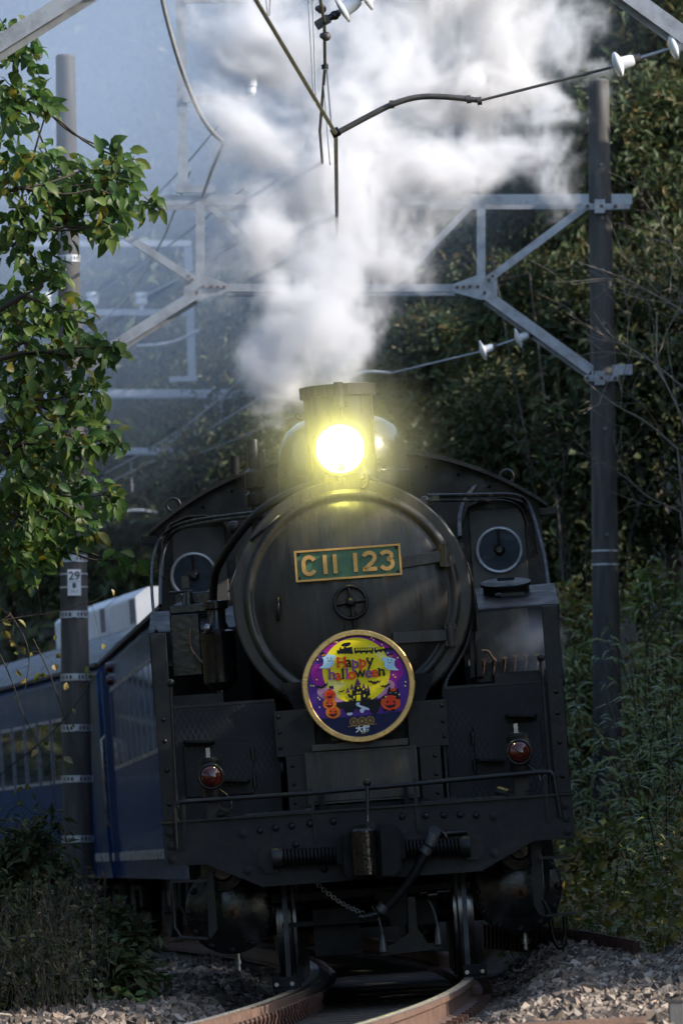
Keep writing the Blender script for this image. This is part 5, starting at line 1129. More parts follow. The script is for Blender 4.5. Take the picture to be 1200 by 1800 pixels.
# woodland on the hillside behind the curve (each crown placed where it stands on the slope)
WOODS = [  # px, py, Y, radius(px), leaf material, label
    (1130, 60, 86, 190, 'leaf_evergreen', 'evergreen tree at the top right corner above the right pole'),
    (960, 130, 92, 170, 'leaf_evergreen', 'evergreen tree behind the smoke left of the right pole top'),
    (1140, 300, 84, 170, 'leaf_evergreen', 'dark evergreen right of the pole level with the portal beam'),
    (960, 400, 88, 180, 'leaf_dull', 'dull green tree framed by the right portal brace'),
    (800, 560, 92, 180, 'leaf_evergreen', 'glossy evergreen right of the smoke below the portal chord'),
    (980, 640, 86, 180, 'leaf_evergreen', 'evergreen tree behind the right knee brace'),
    (780, 720, 90, 150, 'leaf_evergreen', 'glossy leaved tree right beside the locomotive dome'),
    (920, 800, 84, 170, 'leaf_dull', 'dull green tree above the right cab window'),
    (1130, 560, 82, 170, 'leaf_dull', 'dull tree at right behind the bare twigs'),
    (1150, 800, 80, 170, 'leaf_dull', 'dark tree at the right edge above the bamboo grass'),
    (1010, 960, 80, 130, 'leaf_dull', 'dark bushy tree between cab and right pole'),
    (640, 420, 104, 200, 'leaf_evergreen', 'hazy evergreen tree straight behind the smoke column'),
    (450, 620, 112, 210, 'leaf_evergreen', 'hazy tree left of the smoke above the cab roof'),
    (300, 480, 124, 220, 'leaf_evergreen', 'hazy tree behind the far feeder post'),
    (420, 860, 104, 180, 'leaf_dull', 'dark tree just over the left side of the cab roof'),
    (250, 760, 120, 220, 'leaf_dull', 'hazy dark tree behind the far portal at left'),
    (120, 640, 130, 240, 'leaf_evergreen', 'hazy tree behind the left pole'),
    (160, 300, 134, 260, 'leaf_evergreen', 'tall hazy tree behind the top of the left pole'),
    (400, 250, 128, 240, 'leaf_evergreen', 'tall hazy tree behind the hanging feeder cable'),
    (640, 160, 118, 240, 'leaf_evergreen', 'tall hazy tree hidden behind the upper smoke'),
    (850, 300, 100, 190, 'leaf_evergreen', 'evergreen tree behind the right end of the smoke'),
    (820, 40, 108, 220, 'leaf_evergreen', 'tree behind the bright smoke at the top'),
    (180, 960, 118, 180, 'leaf_dull', 'dark undergrowth tree above the far coach roof'),
    (40, 900, 126, 220, 'leaf_dull', 'dark tree behind the coach roofs at the left edge'),
    (60, 120, 138, 280, 'leaf_evergreen', 'faint hazy tree at the top left corner'),
]
for px_, py_, Y_, rp, lm, lab in WOODS:
    c = at(px_, py_, Y_); rr = rp * Y_ / FPX; g = float(ground(c.x, Y_))
    cr = [(tuple(c), (rr, rr * .8, rr * .95))] + [(tuple(c + Vector(sph(1)[0]) * rr * .62), (rr * .6, rr * .6, rr * .55)) for _ in range(2)]
    tree(lab, (c.x, Y_ + rr * .3, min(g, c.z - rr)), cr, lm, sprays=110, per=36, llen=.165 if lm == 'leaf_evergreen' else .13, lw=.058, trunk=.10, spread=.17)
# backdrop wood further up the slope: one dense mass
def wood_mass(name, label, pts, n, llen, lw, lm, hgt):
    pts = np.array(pts); k = len(pts); idx = rng.integers(0, k, n); d = sph(n); rad = (.5 + .5 * rng.random((n, 1)))
    pos = pts[idx, :3] + d * rad * pts[idx, 3:4] * np.array([1, 1, hgt])
    V, F = leaf_cloud(pos, unit(d + rng.normal(0, .6, d.shape) + np.array([0, 0, -.3])), unit(rng.normal(0, .5, d.shape) + np.array([0, -.3, 1])), llen * rng.uniform(.6, 1.3, n), lw * rng.uniform(.7, 1.2, n))
    o = link(name, np_mesh(name, V, F, lm)); o['category'] = 'woodland'; return kind(o, 'stuff', label)
pts = []
for i in range(150):
    Y_ = 112 + rng.random() * 50; x = -16 + rng.random() * 34; g = float(ground(x, Y_))
    if x - trk(Y_) < 4: continue
    for j in range(5): pts.append((x + rng.normal(0, .6), Y_, g + 1.0 + j * 2.4 + rng.normal(0, .4), 1.9))
wood_mass('woodland', 'dense dark woodland covering the hillside behind the curve', pts, 130000, .32, .14, 'leaf_evergreen', 1.0)
# the same wood goes on along the slope right of the track, out of the picture: it shades the locomotive
pts = []
for Y_, x, top in ((39.8, 7.2, 5.4), (42.5, 6.4, 5.9), (45.5, 7.0, 6.3), (48.5, 6.3, 6.2), (51.5, 7.2, 6.4), (54.5, 6.4, 6.2), (57.5, 7.3, 6.8), (60.5, 6.5, 7.6), (63.5, 7.2, 8.4), (66.5, 6.6, 8.6), (69.5, 7.2, 8.8), (72.5, 7.2, 9.0), (76, 7.6, 9), (80, 7.8, 9)):
    g = float(ground(x, Y_)); z = g + .8
    while z < top: pts.append((x + rng.normal(0, .3), Y_ + rng.normal(0, .4), z, 1.7)); z += 1.3
wood_mass('unseen_wood', 'wood on the slope right of the track beyond the picture edge', pts, 60000, .34, .17, 'leaf_evergreen', 1.0)

pts = []  # added unseen woods: cut the sky fill and darken reflections on the locomotive
for Y_, x, top in ((4, 10, 8), (10, 11, 8.5), (16, 10, 8), (22, 11, 7.5)):
    for z in np.arange(.8, top, 1.5): pts.append((x + rng.normal(0, .4), Y_ + rng.normal(0, .8), z, 2.0))
for i in range(26):
    Y_ = 2 + i * 3.1; x = -8.5 + rng.normal(0, .7) + min(0, trk(Y_) + 1)
    for z in np.arange(.5, 9.5 + rng.random() * 2.5, 1.5): pts.append((x + rng.normal(0, .4), Y_ + rng.normal(0, .6), z, 1.8))
for i in range(22):
    x = -26 + i * 2.4; Y_ = -9 + rng.normal(0, 1.5)
    for z in np.arange(.5, 8.5 + rng.random() * 3, 1.5): pts.append((x + rng.normal(0, .4), Y_ + rng.normal(0, .6), z, 1.8))
wood_mass('unseen_wood', 'added wood beyond the picture beside and behind the camera, dimming the sky light', pts, 95000, .36, .18, 'leaf_dull', 1.0)
pts = []  # added unseen wood, there for the coach sides to mirror
for i in range(34):
    Y_ = 96 + i * 3.2; x = trk(Y_) - 5.6 + rng.normal(0, .5); g = float(ground(x, Y_))
    for z in np.arange(.4, 6 + rng.random() * 3, 1.4): pts.append((x + rng.normal(0, .5), Y_ + rng.normal(0, .6), g + z, 1.7))
wood_mass('unseen_wood', 'added wood inside the curve beyond the left edge, mirrored in the coach sides', pts, 42000, .34, .18, 'leaf_dull', 1.0)

# ---- leafy tree at the left, branches reach in over the pole
def near_tree():
    root_base = Vector((-4.3, 50.5, float(ground(-4.3, 50.5))))
    r = thing('tree', 'leafy green tree reaching in from the left edge over the pole', 'tree', root_base)
    CL = [(15, 60, 45, 26), (40, 95, 40, 22), (20, 150, 35, 14), (50, 175, 50, 34), (15, 210, 40, 20), (85, 185, 18, 7), (30, 290, 60, 46), (95, 300, 60, 50), (160, 325, 55, 46), (215, 350, 40, 26), (262, 355, 22, 9),
          (200, 265, 22, 8), (235, 280, 16, 5), (205, 300, 30, 14), (50, 365, 60, 44), (130, 380, 55, 40), (190, 390, 35, 20), (30, 430, 45, 24), (65, 470, 38, 22), (95, 480, 22, 9), (25, 540, 50, 40), (100, 545, 42, 26),
          (135, 560, 28, 12), (50, 600, 60, 54), (130, 610, 45, 30), (185, 615, 28, 14), (205, 608, 16, 5), (30, 680, 60, 56), (110, 680, 55, 46), (160, 690, 30, 16), (40, 760, 65, 60), (120, 765, 55, 44), (180, 760, 30, 14), (205, 775, 18, 6),
          (50, 840, 60, 54), (130, 850, 50, 38), (180, 870, 30, 14), (205, 880, 16, 5), (30, 910, 55, 46), (100, 925, 50, 36), (150, 935, 28, 14), (20, 965, 40, 22), (60, 985, 32, 14), (100, 960, 24, 10), (205, 985, 24, 9), (235, 990, 14, 5), (40, 1005, 20, 6)]
    b_ = B(); tr = limb(b_, root_base - Vector((0, 0, .3)), root_base + Vector((.3, 0, 7.5)), .14, .05, .05, 8, 10)
    hubs = []
    for yy in (60, 180, 330, 420, 520, 620, 700, 780, 860, 940):
        p1 = at(40, yy, 50 + rng.normal(0, .25)); st = min(tr, key=lambda q: abs(q.z - (p1.z - .25))); pp = limb(b_, st, p1, .035, .016, .07, 5, 6); hubs.append((p1, pp))
    PP, DD, NN = [], [], []
    for (x, y, rp, n) in CL:
        n = int(n * 2.0); c = at(x, y, 50 + rng.normal(0, .28)); rr = rp / 248.0
        h = min(hubs, key=lambda q: (q[0] - c).length)[0]; limb(b_, h, c, .011, .005, .10, 4, 5)
        for k in range(max(2, n // 9)):
            e = c + Vector(sph(1)[0]) * rr * .9; limb(b_, c, e, .005, .0025, .1, 3, 4)
        d = sph(n); pos = np.array(c) + d * rr * rng.random((n, 1)) ** .45 * np.array([1, .9, 1])
        PP.append(pos); DD.append(unit(d * .55 + rng.normal(0, .5, (n, 3)) + np.array([.25, -.15, -.75]))); NN.append(unit(rng.normal(0, .55, (n, 3)) + np.array([.25, -.75, .55])))
    # outlying twig above the left branch
    b_.tube([at(185, 305, 50), at(205, 275, 49.9), at(212, 250, 49.9)], .005, 5)
    for (x, y, dx, dy) in ((205, 262, 8, -38), (178, 272, -8, -30), (228, 262, 26, 4), (215, 285, 24, 6), (225, 292, 22, 14)):
        PP.append(np.array([at(x, y, 49.9)])); DD.append(np.array([[dx, -4, -dy]]) / 40.); NN.append(np.array([[.2, -1, .25]]))
    PP, DD, NN = map(np.concatenate, (PP, DD, NN)); n = len(PP)
    V, F = leaf_cloud(PP, DD, NN, .132 * rng.uniform(.35, 1.2, n), .084 * rng.uniform(.6, 1.1, n), droop=.16, fine=True)
    b_.build('trunk', 'twig_dark', r, world=True)
    kind(link('crown', np_mesh('crown', V - np.array(root_base), F, 'leaf_near', True), r), 'stuff')
near_tree()

# ---- slope right of the track: bamboo grass, weeds, dead leaves
def scatter_slope(n, x_px, y_px, Yr, rand_h):
    """points on the slope seen in a pixel window: march the line of sight onto the ground"""
    out = []
    while len(out) < n:
        px_ = x_px[0] + rng.random() * (x_px[1] - x_px[0]); Y_ = Yr[0] + rng.random() * (Yr[1] - Yr[0]); c = at(px_, 1500, Y_)
        out.append((c.x, Y_, float(ground(c.x, Y_)) + rng.random() * rand_h))
    return np.array(out)
def blades(name, label, pos, per, length, width, m, tilt=.8, cat='grass'):
    n = len(pos) * per; base = np.repeat(pos, per, 0) + rng.normal(0, .05, (n, 3)); az = rng.random(n) * 6.283
    d = np.stack([np.cos(az) * tilt, np.sin(az) * tilt, .35 + rng.random(n) * .9], 1); nn = np.stack([-np.cos(az), -np.sin(az), np.full(n, 1.2)], 1) + rng.normal(0, .3, (n, 3))
    V, F = leaf_cloud(base, d, nn, length * rng.uniform(.5, 1.3, n), width * rng.uniform(.6, 1.2, n), droop=.45, fine=False)
    o = link(name, np_mesh(name, V, F, m)); o['category'] = cat; return kind(o, 'stuff', label)
sp1 = scatter_slope(3600, (900, 1330), None, (46, 80), .10)
sp1 = sp1[sp1[:, 0] - np.array([trk(y) for y in sp1[:, 1]]) > 1.75 - .085 * np.clip(sp1[:, 1] - 45.5, 0, 10)]
blades('slope_grass', 'short green and straw coloured grass on the right slope', sp1, 9, .17, .014, 'leaf_weed')
sp2 = scatter_slope(3200, (900, 1330), None, (47, 78), .22)
sp2 = sp2[sp2[:, 0] - np.array([trk(y) for y in sp2[:, 1]]) > 1.85 - .085 * np.clip(sp2[:, 1] - 45.5, 0, 10)]
n = len(sp2) * 6; base = np.repeat(sp2, 6, 0) + rng.normal(0, .10, (n, 3))
V, F = leaf_cloud(base, rng.normal(0, 1, (n, 3)) + np.array([-.3, -.4, -.2]), rng.normal(0, .5, (n, 3)) + np.array([-.35, -.7, .6]), .10 * rng.uniform(.4, 1.2, n), .07 * rng.uniform(.5, 1.1, n))
o = link('ground_cover', np_mesh('ground_cover', V, F, 'leaf_weed')); o['category'] = 'weeds'; kind(o, 'stuff', 'broad leaved weeds and withered leaves covering the right slope')
sp3 = scatter_slope(900, (960, 1260), None, (46, 66), .22); sp3 = sp3[sp3[:, 0] - np.array([trk(y) for y in sp3[:, 1]]) > 1.8]; n = len(sp3)
V, F = leaf_cloud(sp3, rng.normal(0, 1, (n, 3)) + np.array([0, -.3, -.4]), rng.normal(0, .4, (n, 3)) + np.array([-.2, -1, .5]), .10 * rng.uniform(.6, 1.2, n), .085 * rng.uniform(.7, 1.1, n), fine=True)
o = link('yellow_leaves', np_mesh('yellow_leaves', V, F, 'leaf_yellow')); o['category'] = 'leaves'; kind(o, 'stuff', 'yellowing round vine leaves scattered low on the right slope')
def bamboo(px_, py_, Y_, h, n_stem, label):
    c = at(px_, py_, Y_); g = float(ground(c.x, Y_)); base = Vector((c.x, Y_, min(g, c.z - .2))); r = thing('bamboo_plant', label, 'plant', base, 'bamboo grass clumps on the right slope')
    b_ = B(); PP, DD, NN, LL = [], [], [], []
    for k in range(n_stem):
        p0 = base + Vector((rng.normal(0, .16), rng.normal(0, .16), 0)); tip = c + Vector((rng.normal(0, .30), rng.normal(0, .22), rng.normal(0, .28)))
        pts = [p0, p0.lerp(tip, .55) + Vector((0, 0, .12)), tip]; b_.tube(pts, .006, 5, r1=.003, smooth_path=1)
        m_ = 22; t_ = .15 + .85 * rng.random(m_); az = rng.random(m_) * 6.283
        PP.append(np.array([np.array(p0.lerp(tip, float(q))) for q in t_])); DD.append(np.stack([np.cos(az), np.sin(az) - .3, rng.normal(-.15, .4, m_)], 1)); NN.append(np.stack([-.2 + rng.normal(0, .3, m_), -.5 + rng.normal(0, .3, m_), np.full(m_, 1.0)], 1)); LL.append(rng.uniform(.12, .24, m_))
    PP, DD, NN, LL = map(np.concatenate, (PP, DD, NN, LL)); V, F = leaf_cloud(PP, DD, NN, LL, LL * .14, droop=.3)
    kind(b_.build('stem', 'twig_dark', r, world=True), 'stuff'); kind(link('blade', np_mesh('blade', V - np.array(base), F, 'leaf_bamboo'), r), 'stuff')
for k, (x, y, Y_) in enumerate([(1010, 1060, 72), (1020, 1130, 70), (1150, 1050, 68), (1185, 1100, 66), (1165, 1130, 68), (1155, 1190, 64), (1180, 1190, 62), (1015, 1210, 68), (1020, 1300, 66), (1150, 1270, 60), (1190, 1330, 58), (1155, 1350, 60), (1025, 1400, 64), (1160, 1420, 56), (1135, 1545, 55), (1185, 1500, 54), (1130, 1590, 53), (1190, 1620, 51)]):
    lab = 'narrow leaved bamboo grass clump ' + ('highest one between cab and right pole', 'second from the top between cab and right pole', 'highest one right of the right pole', 'at the right edge level with the cab windows', 'touching the right pole at number plate height', 'right of the pole level with the tank top', 'at the right edge level with the lubricator', 'between locomotive and pole level with the lubricator',
        'between locomotive and pole above the red lamp', 'right of the pole level with the head mark', 'at the right edge level with the red lamp', 'touching the pole level with the red lamp', 'lowest one between locomotive and right pole', 'right of the pole level with the hand rail', 'in front of the right pole at beam height', 'at the right edge level with the buffer beam', 'in front of the pole foot above the ballast edging', 'lowest one at the right edge above the ballast')[k]
    bamboo(x, y, Y_, .6, 9, lab)
for px_, py_, Y_, rp, lm, lab in [(1008, 1085, 75, 62, 'leaf_weed', 'leafy green bush beside the right tank'), (1160, 1075, 73, 85, 'leaf_bamboo', 'fresh green bush right of the pole at tank height'), (1018, 1190, 73, 55, 'leaf_bamboo', 'green bush between tank corner and pole'), (1175, 1180, 70, 80, 'leaf_weed', 'mixed green bush at the right edge level with the lubricator'),
        (1145, 1265, 69.5, 70, 'leaf_weed', 'yellowing bush right of the pole level with the head mark'), (1022, 1300, 71, 50, 'leaf_weed', 'yellow green bush behind the right corner rod'), (1190, 1330, 64, 75, 'leaf_bamboo', 'green bush at the right edge level with the red lamp'), (1150, 1430, 64, 62, 'leaf_weed', 'straw coloured bush right of the pole at hand rail height'),
        (1195, 1480, 59, 70, 'leaf_weed', 'withering bush at the right edge at beam height'), (1028, 1440, 69.5, 48, 'leaf_dull', 'dark bush between beam end and pole'), (1165, 1570, 57, 62, 'leaf_weed', 'low yellow leaved bush above the ballast edging'), (1040, 1570, 60, 50, 'leaf_dull', 'dark low bush beside the cylinder'),
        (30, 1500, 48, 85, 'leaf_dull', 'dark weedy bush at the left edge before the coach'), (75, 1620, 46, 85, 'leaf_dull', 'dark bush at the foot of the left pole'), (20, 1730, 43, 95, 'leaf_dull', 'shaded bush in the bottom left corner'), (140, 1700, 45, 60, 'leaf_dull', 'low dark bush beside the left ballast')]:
    c = at(px_, py_, Y_); rr = rp * Y_ / FPX; base = Vector((c.x, Y_ + .05, min(float(ground(c.x, Y_)), c.z - rr * .6))); r = thing('bush', lab, 'shrub', base); b_ = B()
    for k in range(9):
        e = c + Vector(sph(1)[0]) * rr * .8; limb(b_, base + Vector((rng.normal(0, .05), rng.normal(0, .05), 0)), e, .009, .003, .10, 4, 5)
    kind(b_.build('stem', 'twig_dark', r, world=True), 'stuff')
    V, F = crown_leaves([tuple(c), tuple(c + Vector((rng.normal(0, .2), 0, -rr * .5)))], [(rr, rr * .8, rr), (rr * .8, rr * .7, rr * .8)], 60, 15, .085, .04, .07, .35)
    kind(link('crown', np_mesh('crown', V - np.array(base), F, lm), r), 'stuff')
# bare shrub right of the pole
def bare_shrub(label, base, starts, m, group=None):
    r = thing('bare_shrub', label, 'shrub', base); b_ = B()
    def grow(p0, d, L_, rad, depth):
        pts = [p0]; dd = d.normalized()
        for i in range(5): dd = (dd + Vector(rng.normal(0, .16, 3)) + Vector((0, 0, .02))).normalized(); pts.append(pts[-1] + dd * L_ / 5)
        b_.tube(pts, rad, 5, r1=rad * .45, smooth_path=1)
        if depth > 0:
            for k in range(4 if depth > 1 else 3):
                i = rng.integers(1, 5); grow(pts[i], (dd + Vector(rng.normal(0, .55, 3))), L_ * .62, rad * .5, depth - 1)
    for (a, d, L_, rad, dep) in starts: b_.tube([base, base.lerp(a, .5) + Vector((.06, 0, 0)), a], rad * 1.3, 6, r1=rad); grow(a, d, L_, rad, dep)
    kind(b_.build('branch', m, r, world=True), 'stuff')
sb = at(1225, 1010, 66)
bare_shrub('leafless pale twiggy shrub right of the pole', Vector((sb.x, 66, min(sb.z, float(ground(sb.x, 66))))),
           [(at(1190, 790, 66), Vector((-.9, 0, .75)), 1.1, .012, 2), (at(1210, 690, 66), Vector((-.9, .1, .6)), 1.2, .012, 2), (at(1195, 900, 66), Vector((-.7, -.1, .3)), .9, .010, 2), (at(1215, 560, 66), Vector((-.8, 0, .7)), 1.2, .011, 2), (at(1205, 760, 65.5), Vector((-.5, 0, 1)), 1.3, .012, 2), (at(1210, 480, 66), Vector((-.6, 0, .6)), .9, .010, 2)], 'twig_pale')
sb = at(1010, 1010, 76)
bare_shrub('dark leafless shrub between the cab and the right pole', Vector((sb.x, 76, min(sb.z, float(ground(sb.x, 76))))),
           [(at(1000, 980, 76), Vector((-.3, 0, 1)), 1.2, .010, 2), (at(1030, 960, 76), Vector((.5, 0, .9)), 1.3, .010, 2), (at(1110, 930, 76), Vector((.4, 0, .8)), 1.2, .010, 2), (at(980, 870, 76), Vector((-.6, 0, .9)), 1.2, .010, 2), (at(930, 480, 82), Vector((-.6, 0, -.2)), 1.2, .012, 2), (at(860, 430, 84), Vector((.9, 0, .4)), 1.1, .012, 1)], 'twig_dark')

# ---- left foreground: dry weeds, vine, seedlings
pos = []
while len(pos) < 900:
    Y_ = 41 + rng.random() * 16; px_ = -60 + rng.random() * 250 * (1 - .25 * rng.random()); c = at(px_, 1500, Y_); pos.append((c.x, Y_, float(ground(c.x, Y_)) - .02))
pos = np.array(pos)
keep = pos[:, 0] - np.array([trk(y) for y in pos[:, 1]]) < -1.62; pos = pos[keep]
b_ = B(); PP, DD = [], []
for p_ in pos:
    lean = Vector((rng.normal(0.02, .12), rng.normal(0, .12), .35 + rng.random() * .55)); p0 = Vector(p_)
    b_.tube([p0, p0 + lean * .5 + Vector(rng.normal(0, .03, 3)), p0 + lean], .0035, 4, r1=.0015)
    for k in range(7): t_ = .25 + .75 * rng.random(); PP.append(np.array(p0 + lean * t_)); DD.append(rng.normal(0, 1, 3) + np.array([0, 0, -.2]))
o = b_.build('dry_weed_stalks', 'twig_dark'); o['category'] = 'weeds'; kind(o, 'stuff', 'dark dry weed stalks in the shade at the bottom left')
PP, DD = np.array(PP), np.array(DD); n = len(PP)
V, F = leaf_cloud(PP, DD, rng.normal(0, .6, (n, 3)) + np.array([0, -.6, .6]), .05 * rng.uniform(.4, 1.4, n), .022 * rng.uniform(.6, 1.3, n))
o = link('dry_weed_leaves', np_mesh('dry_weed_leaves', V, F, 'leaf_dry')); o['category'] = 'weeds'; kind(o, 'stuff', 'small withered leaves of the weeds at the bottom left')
pl = scatter_slope(420, (-60, 170), None, (42, 56), .45); n = len(pl) * 4; base = np.repeat(pl, 4, 0) + rng.normal(0, .06, (n, 3))
V, F = leaf_cloud(base, rng.normal(0, 1, (n, 3)), rng.normal(0, .5, (n, 3)) + np.array([0, -.6, .7]), .06 * rng.uniform(.5, 1.3, n), .035 * rng.uniform(.6, 1.2, n))
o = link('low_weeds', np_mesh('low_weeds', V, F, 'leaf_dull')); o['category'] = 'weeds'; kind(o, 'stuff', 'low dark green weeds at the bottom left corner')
def vine(label, paths, Y_, nl, group=None):
    a0 = at(*paths[0][0], Y_); base = Vector((a0.x, Y_, a0.z)); r = thing('dry_vine', label, 'vine', base, group); b_ = B(); PP = []
    for pts in paths:
        q = [at(x + rng.normal(0, 3), y + rng.normal(0, 3), Y_ + rng.normal(0, .05)) for x, y in pts]; b_.tube(q, .006, 5, r1=.0025, smooth_path=2)
        for k in range(nl):
            i = rng.integers(0, len(q) - 1); e = q[i].lerp(q[i + 1], rng.random()); f_ = e + Vector(rng.normal(0, .10, 3)); b_.tube([e, f_], .0022, 4, r1=.001); PP.append(np.array(f_))
    kind(b_.build('stem', 'twig_dark', r, world=True), 'stuff'); PP = np.array(PP); n = len(PP)
    V, F = leaf_cloud(PP, rng.normal(0, .6, (n, 3)) + np.array([0, 0, -.9]), rng.normal(0, .5, (n, 3)) + np.array([.1, -1, .3]), .075 * rng.uniform(.35, 1.3, n), .05 * rng.uniform(.35, 1.2, n), fine=True)
    kind(link('leaf', np_mesh('leaf', V - np.array(base), F, 'leaf_weed'), r), 'stuff')
vine('dry vine with small withered leaves hanging before the far coach', [[(-30, 1100), (40, 1085), (100, 1075), (165, 1060)], [(-20, 1370), (40, 1330), (90, 1290), (150, 1220), (165, 1190)], [(-10, 1120), (20, 1190), (40, 1260), (80, 1330), (100, 1400)], [(60, 1130), (90, 1180), (110, 1240), (130, 1310)], [(0, 1460), (30, 1410), (70, 1440), (105, 1400)], [(20, 1080), (60, 1140), (50, 1210)]], 52, 9)
vine('thin dry vine climbing the foot of the left pole', [[(60, 1620), (80, 1540), (110, 1480), (140, 1560), (170, 1640)], [(120, 1650), (135, 1560), (150, 1500)], [(10, 1560), (50, 1500), (90, 1530)]], 50, 12)
def seedling(px_, py_, Y_, s_, label):
    c = at(px_, py_, Y_); g = float(ground(c.x, Y_)); base = Vector((c.x, Y_, g)); r = thing('seedling', label, 'plant', base, 'seedlings in the left ballast'); b_ = B().tube([base, c], .006, 5)
    kind(b_.build('stem', 'twig_dark', r, world=True), 'stuff'); n = 7; az = np.arange(n) * 6.283 / n + rng.random(n) * .5
    V, F = leaf_cloud(np.repeat(np.array([c]), n, 0) + rng.normal(0, .012, (n, 3)), np.stack([np.cos(az), np.sin(az) * .6 - .2, rng.normal(.1, .3, n)], 1), rng.normal(0, .3, (n, 3)) + np.array([0, -.8, .8]), s_ * rng.uniform(.7, 1.1, n), s_ * .75 * rng.uniform(.7, 1.1, n), fine=True)
    link('leaf', np_mesh('leaf', V - np.array(base), F, 'leaf_near'), r)
seedling(212, 1745, 44, .085, 'green seedling with round leaves in the left ballast, lowest of three')
seedling(240, 1755, 43, .07, 'green seedling right of the lowest one in the left ballast')
seedling(290, 1720, 46, .075, 'green seedling in the left ballast nearest to the rail')
# sunlit dry meadow out of the picture on the left (mirrored in the coach sides)
pm = np.stack([-6 - 22 * rng.random(9000), 25 + 95 * rng.random(9000)], 1); pz = ground(pm[:, 0], pm[:, 1])
blades('dry_meadow', 'dry straw coloured meadow left of the track beyond the picture', np.stack([pm[:, 0], pm[:, 1], pz], 1), 4, .75, .10, 'dry_grass')

# ------------------------------------------------------------------ smoke and steam (density grids made by geometry nodes)
def smoke(name, label, puffs, voxel, density, scale, amp, warp, thr, gain, power=1.3, detail=5.0, fine=None, color=(.97, .97, .98), aniso=.15, step=1.0, grow=.2, cat='smoke'):
    """cloud of soft balls (centre, radius, weight) torn by noise; real density in space"""
    m = bpy.data.materials.new(name); t = nodes(m); v = t.nodes.new('ShaderNodeVolumePrincipled'); out = t.nodes.new('ShaderNodeOutputMaterial')
    t.links.new(v.outputs[0], out.inputs['Volume']); v.inputs['Color'].default_value = (*color, 1); v.inputs['Anisotropy'].default_value = aniso; v.inputs['Density'].default_value = density
    m.cycles.volume_step_rate = step
    lo = Vector([min(c[i] - r for c, r, _ in puffs) - grow for i in range(3)]); hi = Vector([max(c[i] + r for c, r, _ in puffs) + grow for i in range(3)])
    org = Vector(((lo.x + hi.x) / 2, (lo.y + hi.y) / 2, lo.z)); lo -= org; hi -= org
    g = bpy.data.node_groups.new(name, 'GeometryNodeTree'); g.interface.new_socket('Geometry', in_out='OUTPUT', socket_type='NodeSocketGeometry')
    N = g.nodes.new; L = g.links.new
    def vm(op, a, b_):
        n = N('ShaderNodeVectorMath'); n.operation = op
        for i, q in enumerate((a, b_)):
            if isinstance(q, (tuple, Vector)): n.inputs[i].default_value = tuple(q)
            else: L(q, n.inputs[i])
        return n.outputs['Value'] if op == 'DISTANCE' else n.outputs[0]
    def mm(op, a, b_, clamp=False):
        n = N('ShaderNodeMath'); n.operation = op; n.use_clamp = clamp
        for i, q in enumerate((a, b_)):
            if isinstance(q, (int, float)): n.inputs[i].default_value = q
            else: L(q, n.inputs[i])
        return n.outputs[0]
    def noise(vec, sc_, det, rough_):
        n = N('ShaderNodeTexNoise'); n.inputs['Scale'].default_value = sc_; n.inputs['Detail'].default_value = det; n.inputs['Roughness'].default_value = rough_; L(vec, n.inputs['Vector']); return n
    P0 = N('GeometryNodeInputPosition').outputs[0]
    off = vm('MULTIPLY', vm('SUBTRACT', noise(P0, scale * .45, 2.0, .5).outputs['Color'], (.5, .5, .5)), (warp, warp, warp))
    pos = vm('ADD', P0, off); acc = None
    for c, r, wt in puffs:
        d = mm('MULTIPLY', mm('SUBTRACT', 1.0, mm('DIVIDE', vm('DISTANCE', pos, tuple(c - org)), r)), wt); acc = d if acc is None else mm('MAXIMUM', acc, d)
    n1 = noise(pos, scale, detail, .64)
    f = mm('ADD', acc, mm('MULTIPLY', mm('SUBTRACT', n1.outputs[0], .5), amp)); f = mm('MULTIPLY', mm('SUBTRACT', f, thr), gain, True); dn = mm('POWER', f, power)
    if fine:
        w2 = vm('ADD', P0, vm('MULTIPLY', off, (1.8, 1.8, 1.8))); mr = N('ShaderNodeMapRange'); mr.inputs[1].default_value = .38; mr.inputs[2].default_value = .64; mr.inputs[3].default_value = fine[1]; mr.inputs[4].default_value = fine[2]
        L(noise(w2, fine[0], 4.0, .6).outputs[0], mr.inputs[0]); dn = mm('MULTIPLY', dn, mr.outputs[0])
    # stay inside the balls
    inside = mm('MULTIPLY', mm('ADD', acc, .12), 6.0, True); dn = mm('MULTIPLY', dn, inside)
    vc = N('GeometryNodeVolumeCube'); L(dn, vc.inputs['Density']); vc.inputs['Min'].default_value = lo; vc.inputs['Max'].default_value = hi
    for i, ax in enumerate('XYZ'): vc.inputs['Resolution ' + ax].default_value = max(8, int((hi[i] - lo[i]) / voxel))
    sm = N('GeometryNodeSetMaterial'); sm.inputs['Material'].default_value = m; L(vc.outputs[0], sm.inputs[0])
    go = N('NodeGroupOutput'); L(sm.outputs[0], go.inputs[0])
    b_ = B()
    for c, r, _ in puffs: b_.sphere(c - org, r * .8, 12, 8)
    me = bpy.data.meshes.new(name); me.from_pydata([tuple(p) for p in b_.v], [], b_.f); me.materials.append(m)
    o = link(name, me); o.location = org; o['category'] = cat; kind(o, 'stuff', label)
    md = o.modifiers.new('density', 'NODES'); md.node_group = g; return o
def puff(px_, py_, Y_, rp, w=1.0): return (at(px_, py_, Y_), rp * Y_ / FPX, w)
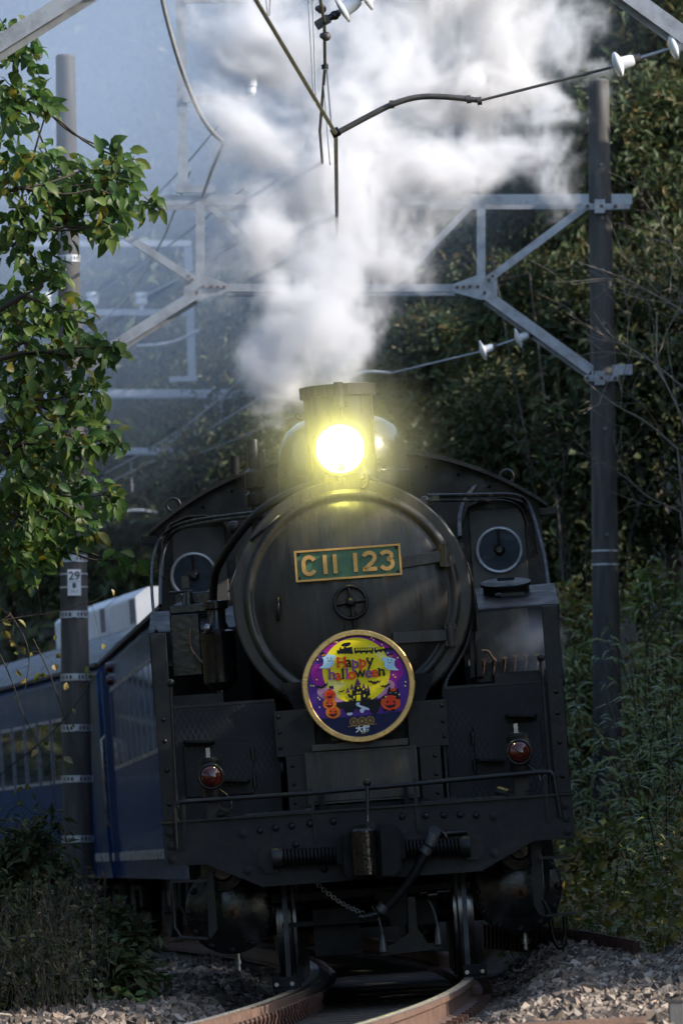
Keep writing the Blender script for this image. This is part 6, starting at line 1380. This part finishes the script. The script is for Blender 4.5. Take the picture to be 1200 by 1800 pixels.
PLUME = [puff(588, 668, 46.95, 46, 1.3), puff(592, 630, 47.1, 62, 1.2), puff(588, 585, 47.4, 80, 1.1), puff(560, 530, 47.8, 105, 1.0), puff(500, 650, 47.7, 80, 1.0), puff(462, 690, 48.2, 62, .75), puff(450, 600, 48.0, 95, .9), puff(640, 520, 48.2, 120, .85), puff(650, 600, 47.8, 65, .75), puff(545, 455, 48.6, 140, .95), puff(450, 430, 49.6, 125, .8), puff(660, 420, 49.4, 150, .8),
         puff(440, 280, 50.8, 140, .95), puff(580, 300, 50.2, 170, .9), puff(760, 280, 51.2, 160, 1.0), puff(480, 90, 51.8, 180, .95), puff(660, 140, 51.2, 210, .9), puff(850, 120, 52.4, 190, 1.3), puff(890, 240, 53.5, 125, .95), puff(975, 180, 55.5, 95, .75), puff(975, 280, 56.5, 85, .75), puff(940, 50, 54.5, 110, .9), puff(1015, 160, 57, 70, .75), puff(1010, 262, 58, 70, .75), puff(990, 40, 56, 70, .7),
         puff(800, -60, 52.5, 240, 1.2), puff(470, -60, 54.0, 170, .8)]
smoke('smoke_plume', 'white steam and smoke rising from the chimney and spreading over the top', PLUME, .033, 9.0, 1.8, 2.5, 1.0, .27, 1.3, fine=(7.5, .0, 2.6), step=1.0)
DRIFT = [(at(130, 130, 63), 2.3, .9), (at(330, 230, 63), 1.7, .7), (at(-40, 280, 64), 2.2, .75), (at(200, 120, 86), 5.0, 1.0), (at(-50, 280, 92), 4.6, .85), (at(380, 280, 88), 3.4, .75), (at(300, 560, 92), 2.8, .46), (at(120, 640, 96), 3.0, .46), (at(600, 60, 84), 4.2, 1.0), (at(500, 420, 84), 2.6, .6), (at(250, -150, 84), 5.5, 1)]
smoke('drifting_smoke', 'thin bluish smoke drifting over the coaches and the far portal at left', DRIFT, .22, .105, .28, .5, .8, .02, 1.25, detail=4.0, color=(.66, .80, 1.0))
GLOW = [(LM @ (HC + Vector((0, -.12, 0))), .80, 1.0)]  # added mist ball in front of the lens, gives the lamp its halo
smoke('lamp_halo_mist', 'added faint mist that spreads the headlight glow into a halo', GLOW, .035, .62, 3.0, .10, .1, .0, 1.0, power=2.0, detail=2.0, cat='steam')
WISP = [(LM @ P(935, 1125, 2.3), .36, 1.0), (LM @ P(950, 1175, 2.3), .30, .9)]
smoke('steam_wisp', 'small steam wisp leaking beside the right lubricator', WISP, .02, 2.4, 4.5, 1.3, .25, .25, 1.2, cat='steam')
WISP2 = [(LM @ P(545, 1725, -.2), .24, 1.0)]
smoke('steam_wisp', 'small steam puff above the left rail in front of the wheel', WISP2, .02, .5, 5, 1.1, .2, .25, 1.2, cat='steam')
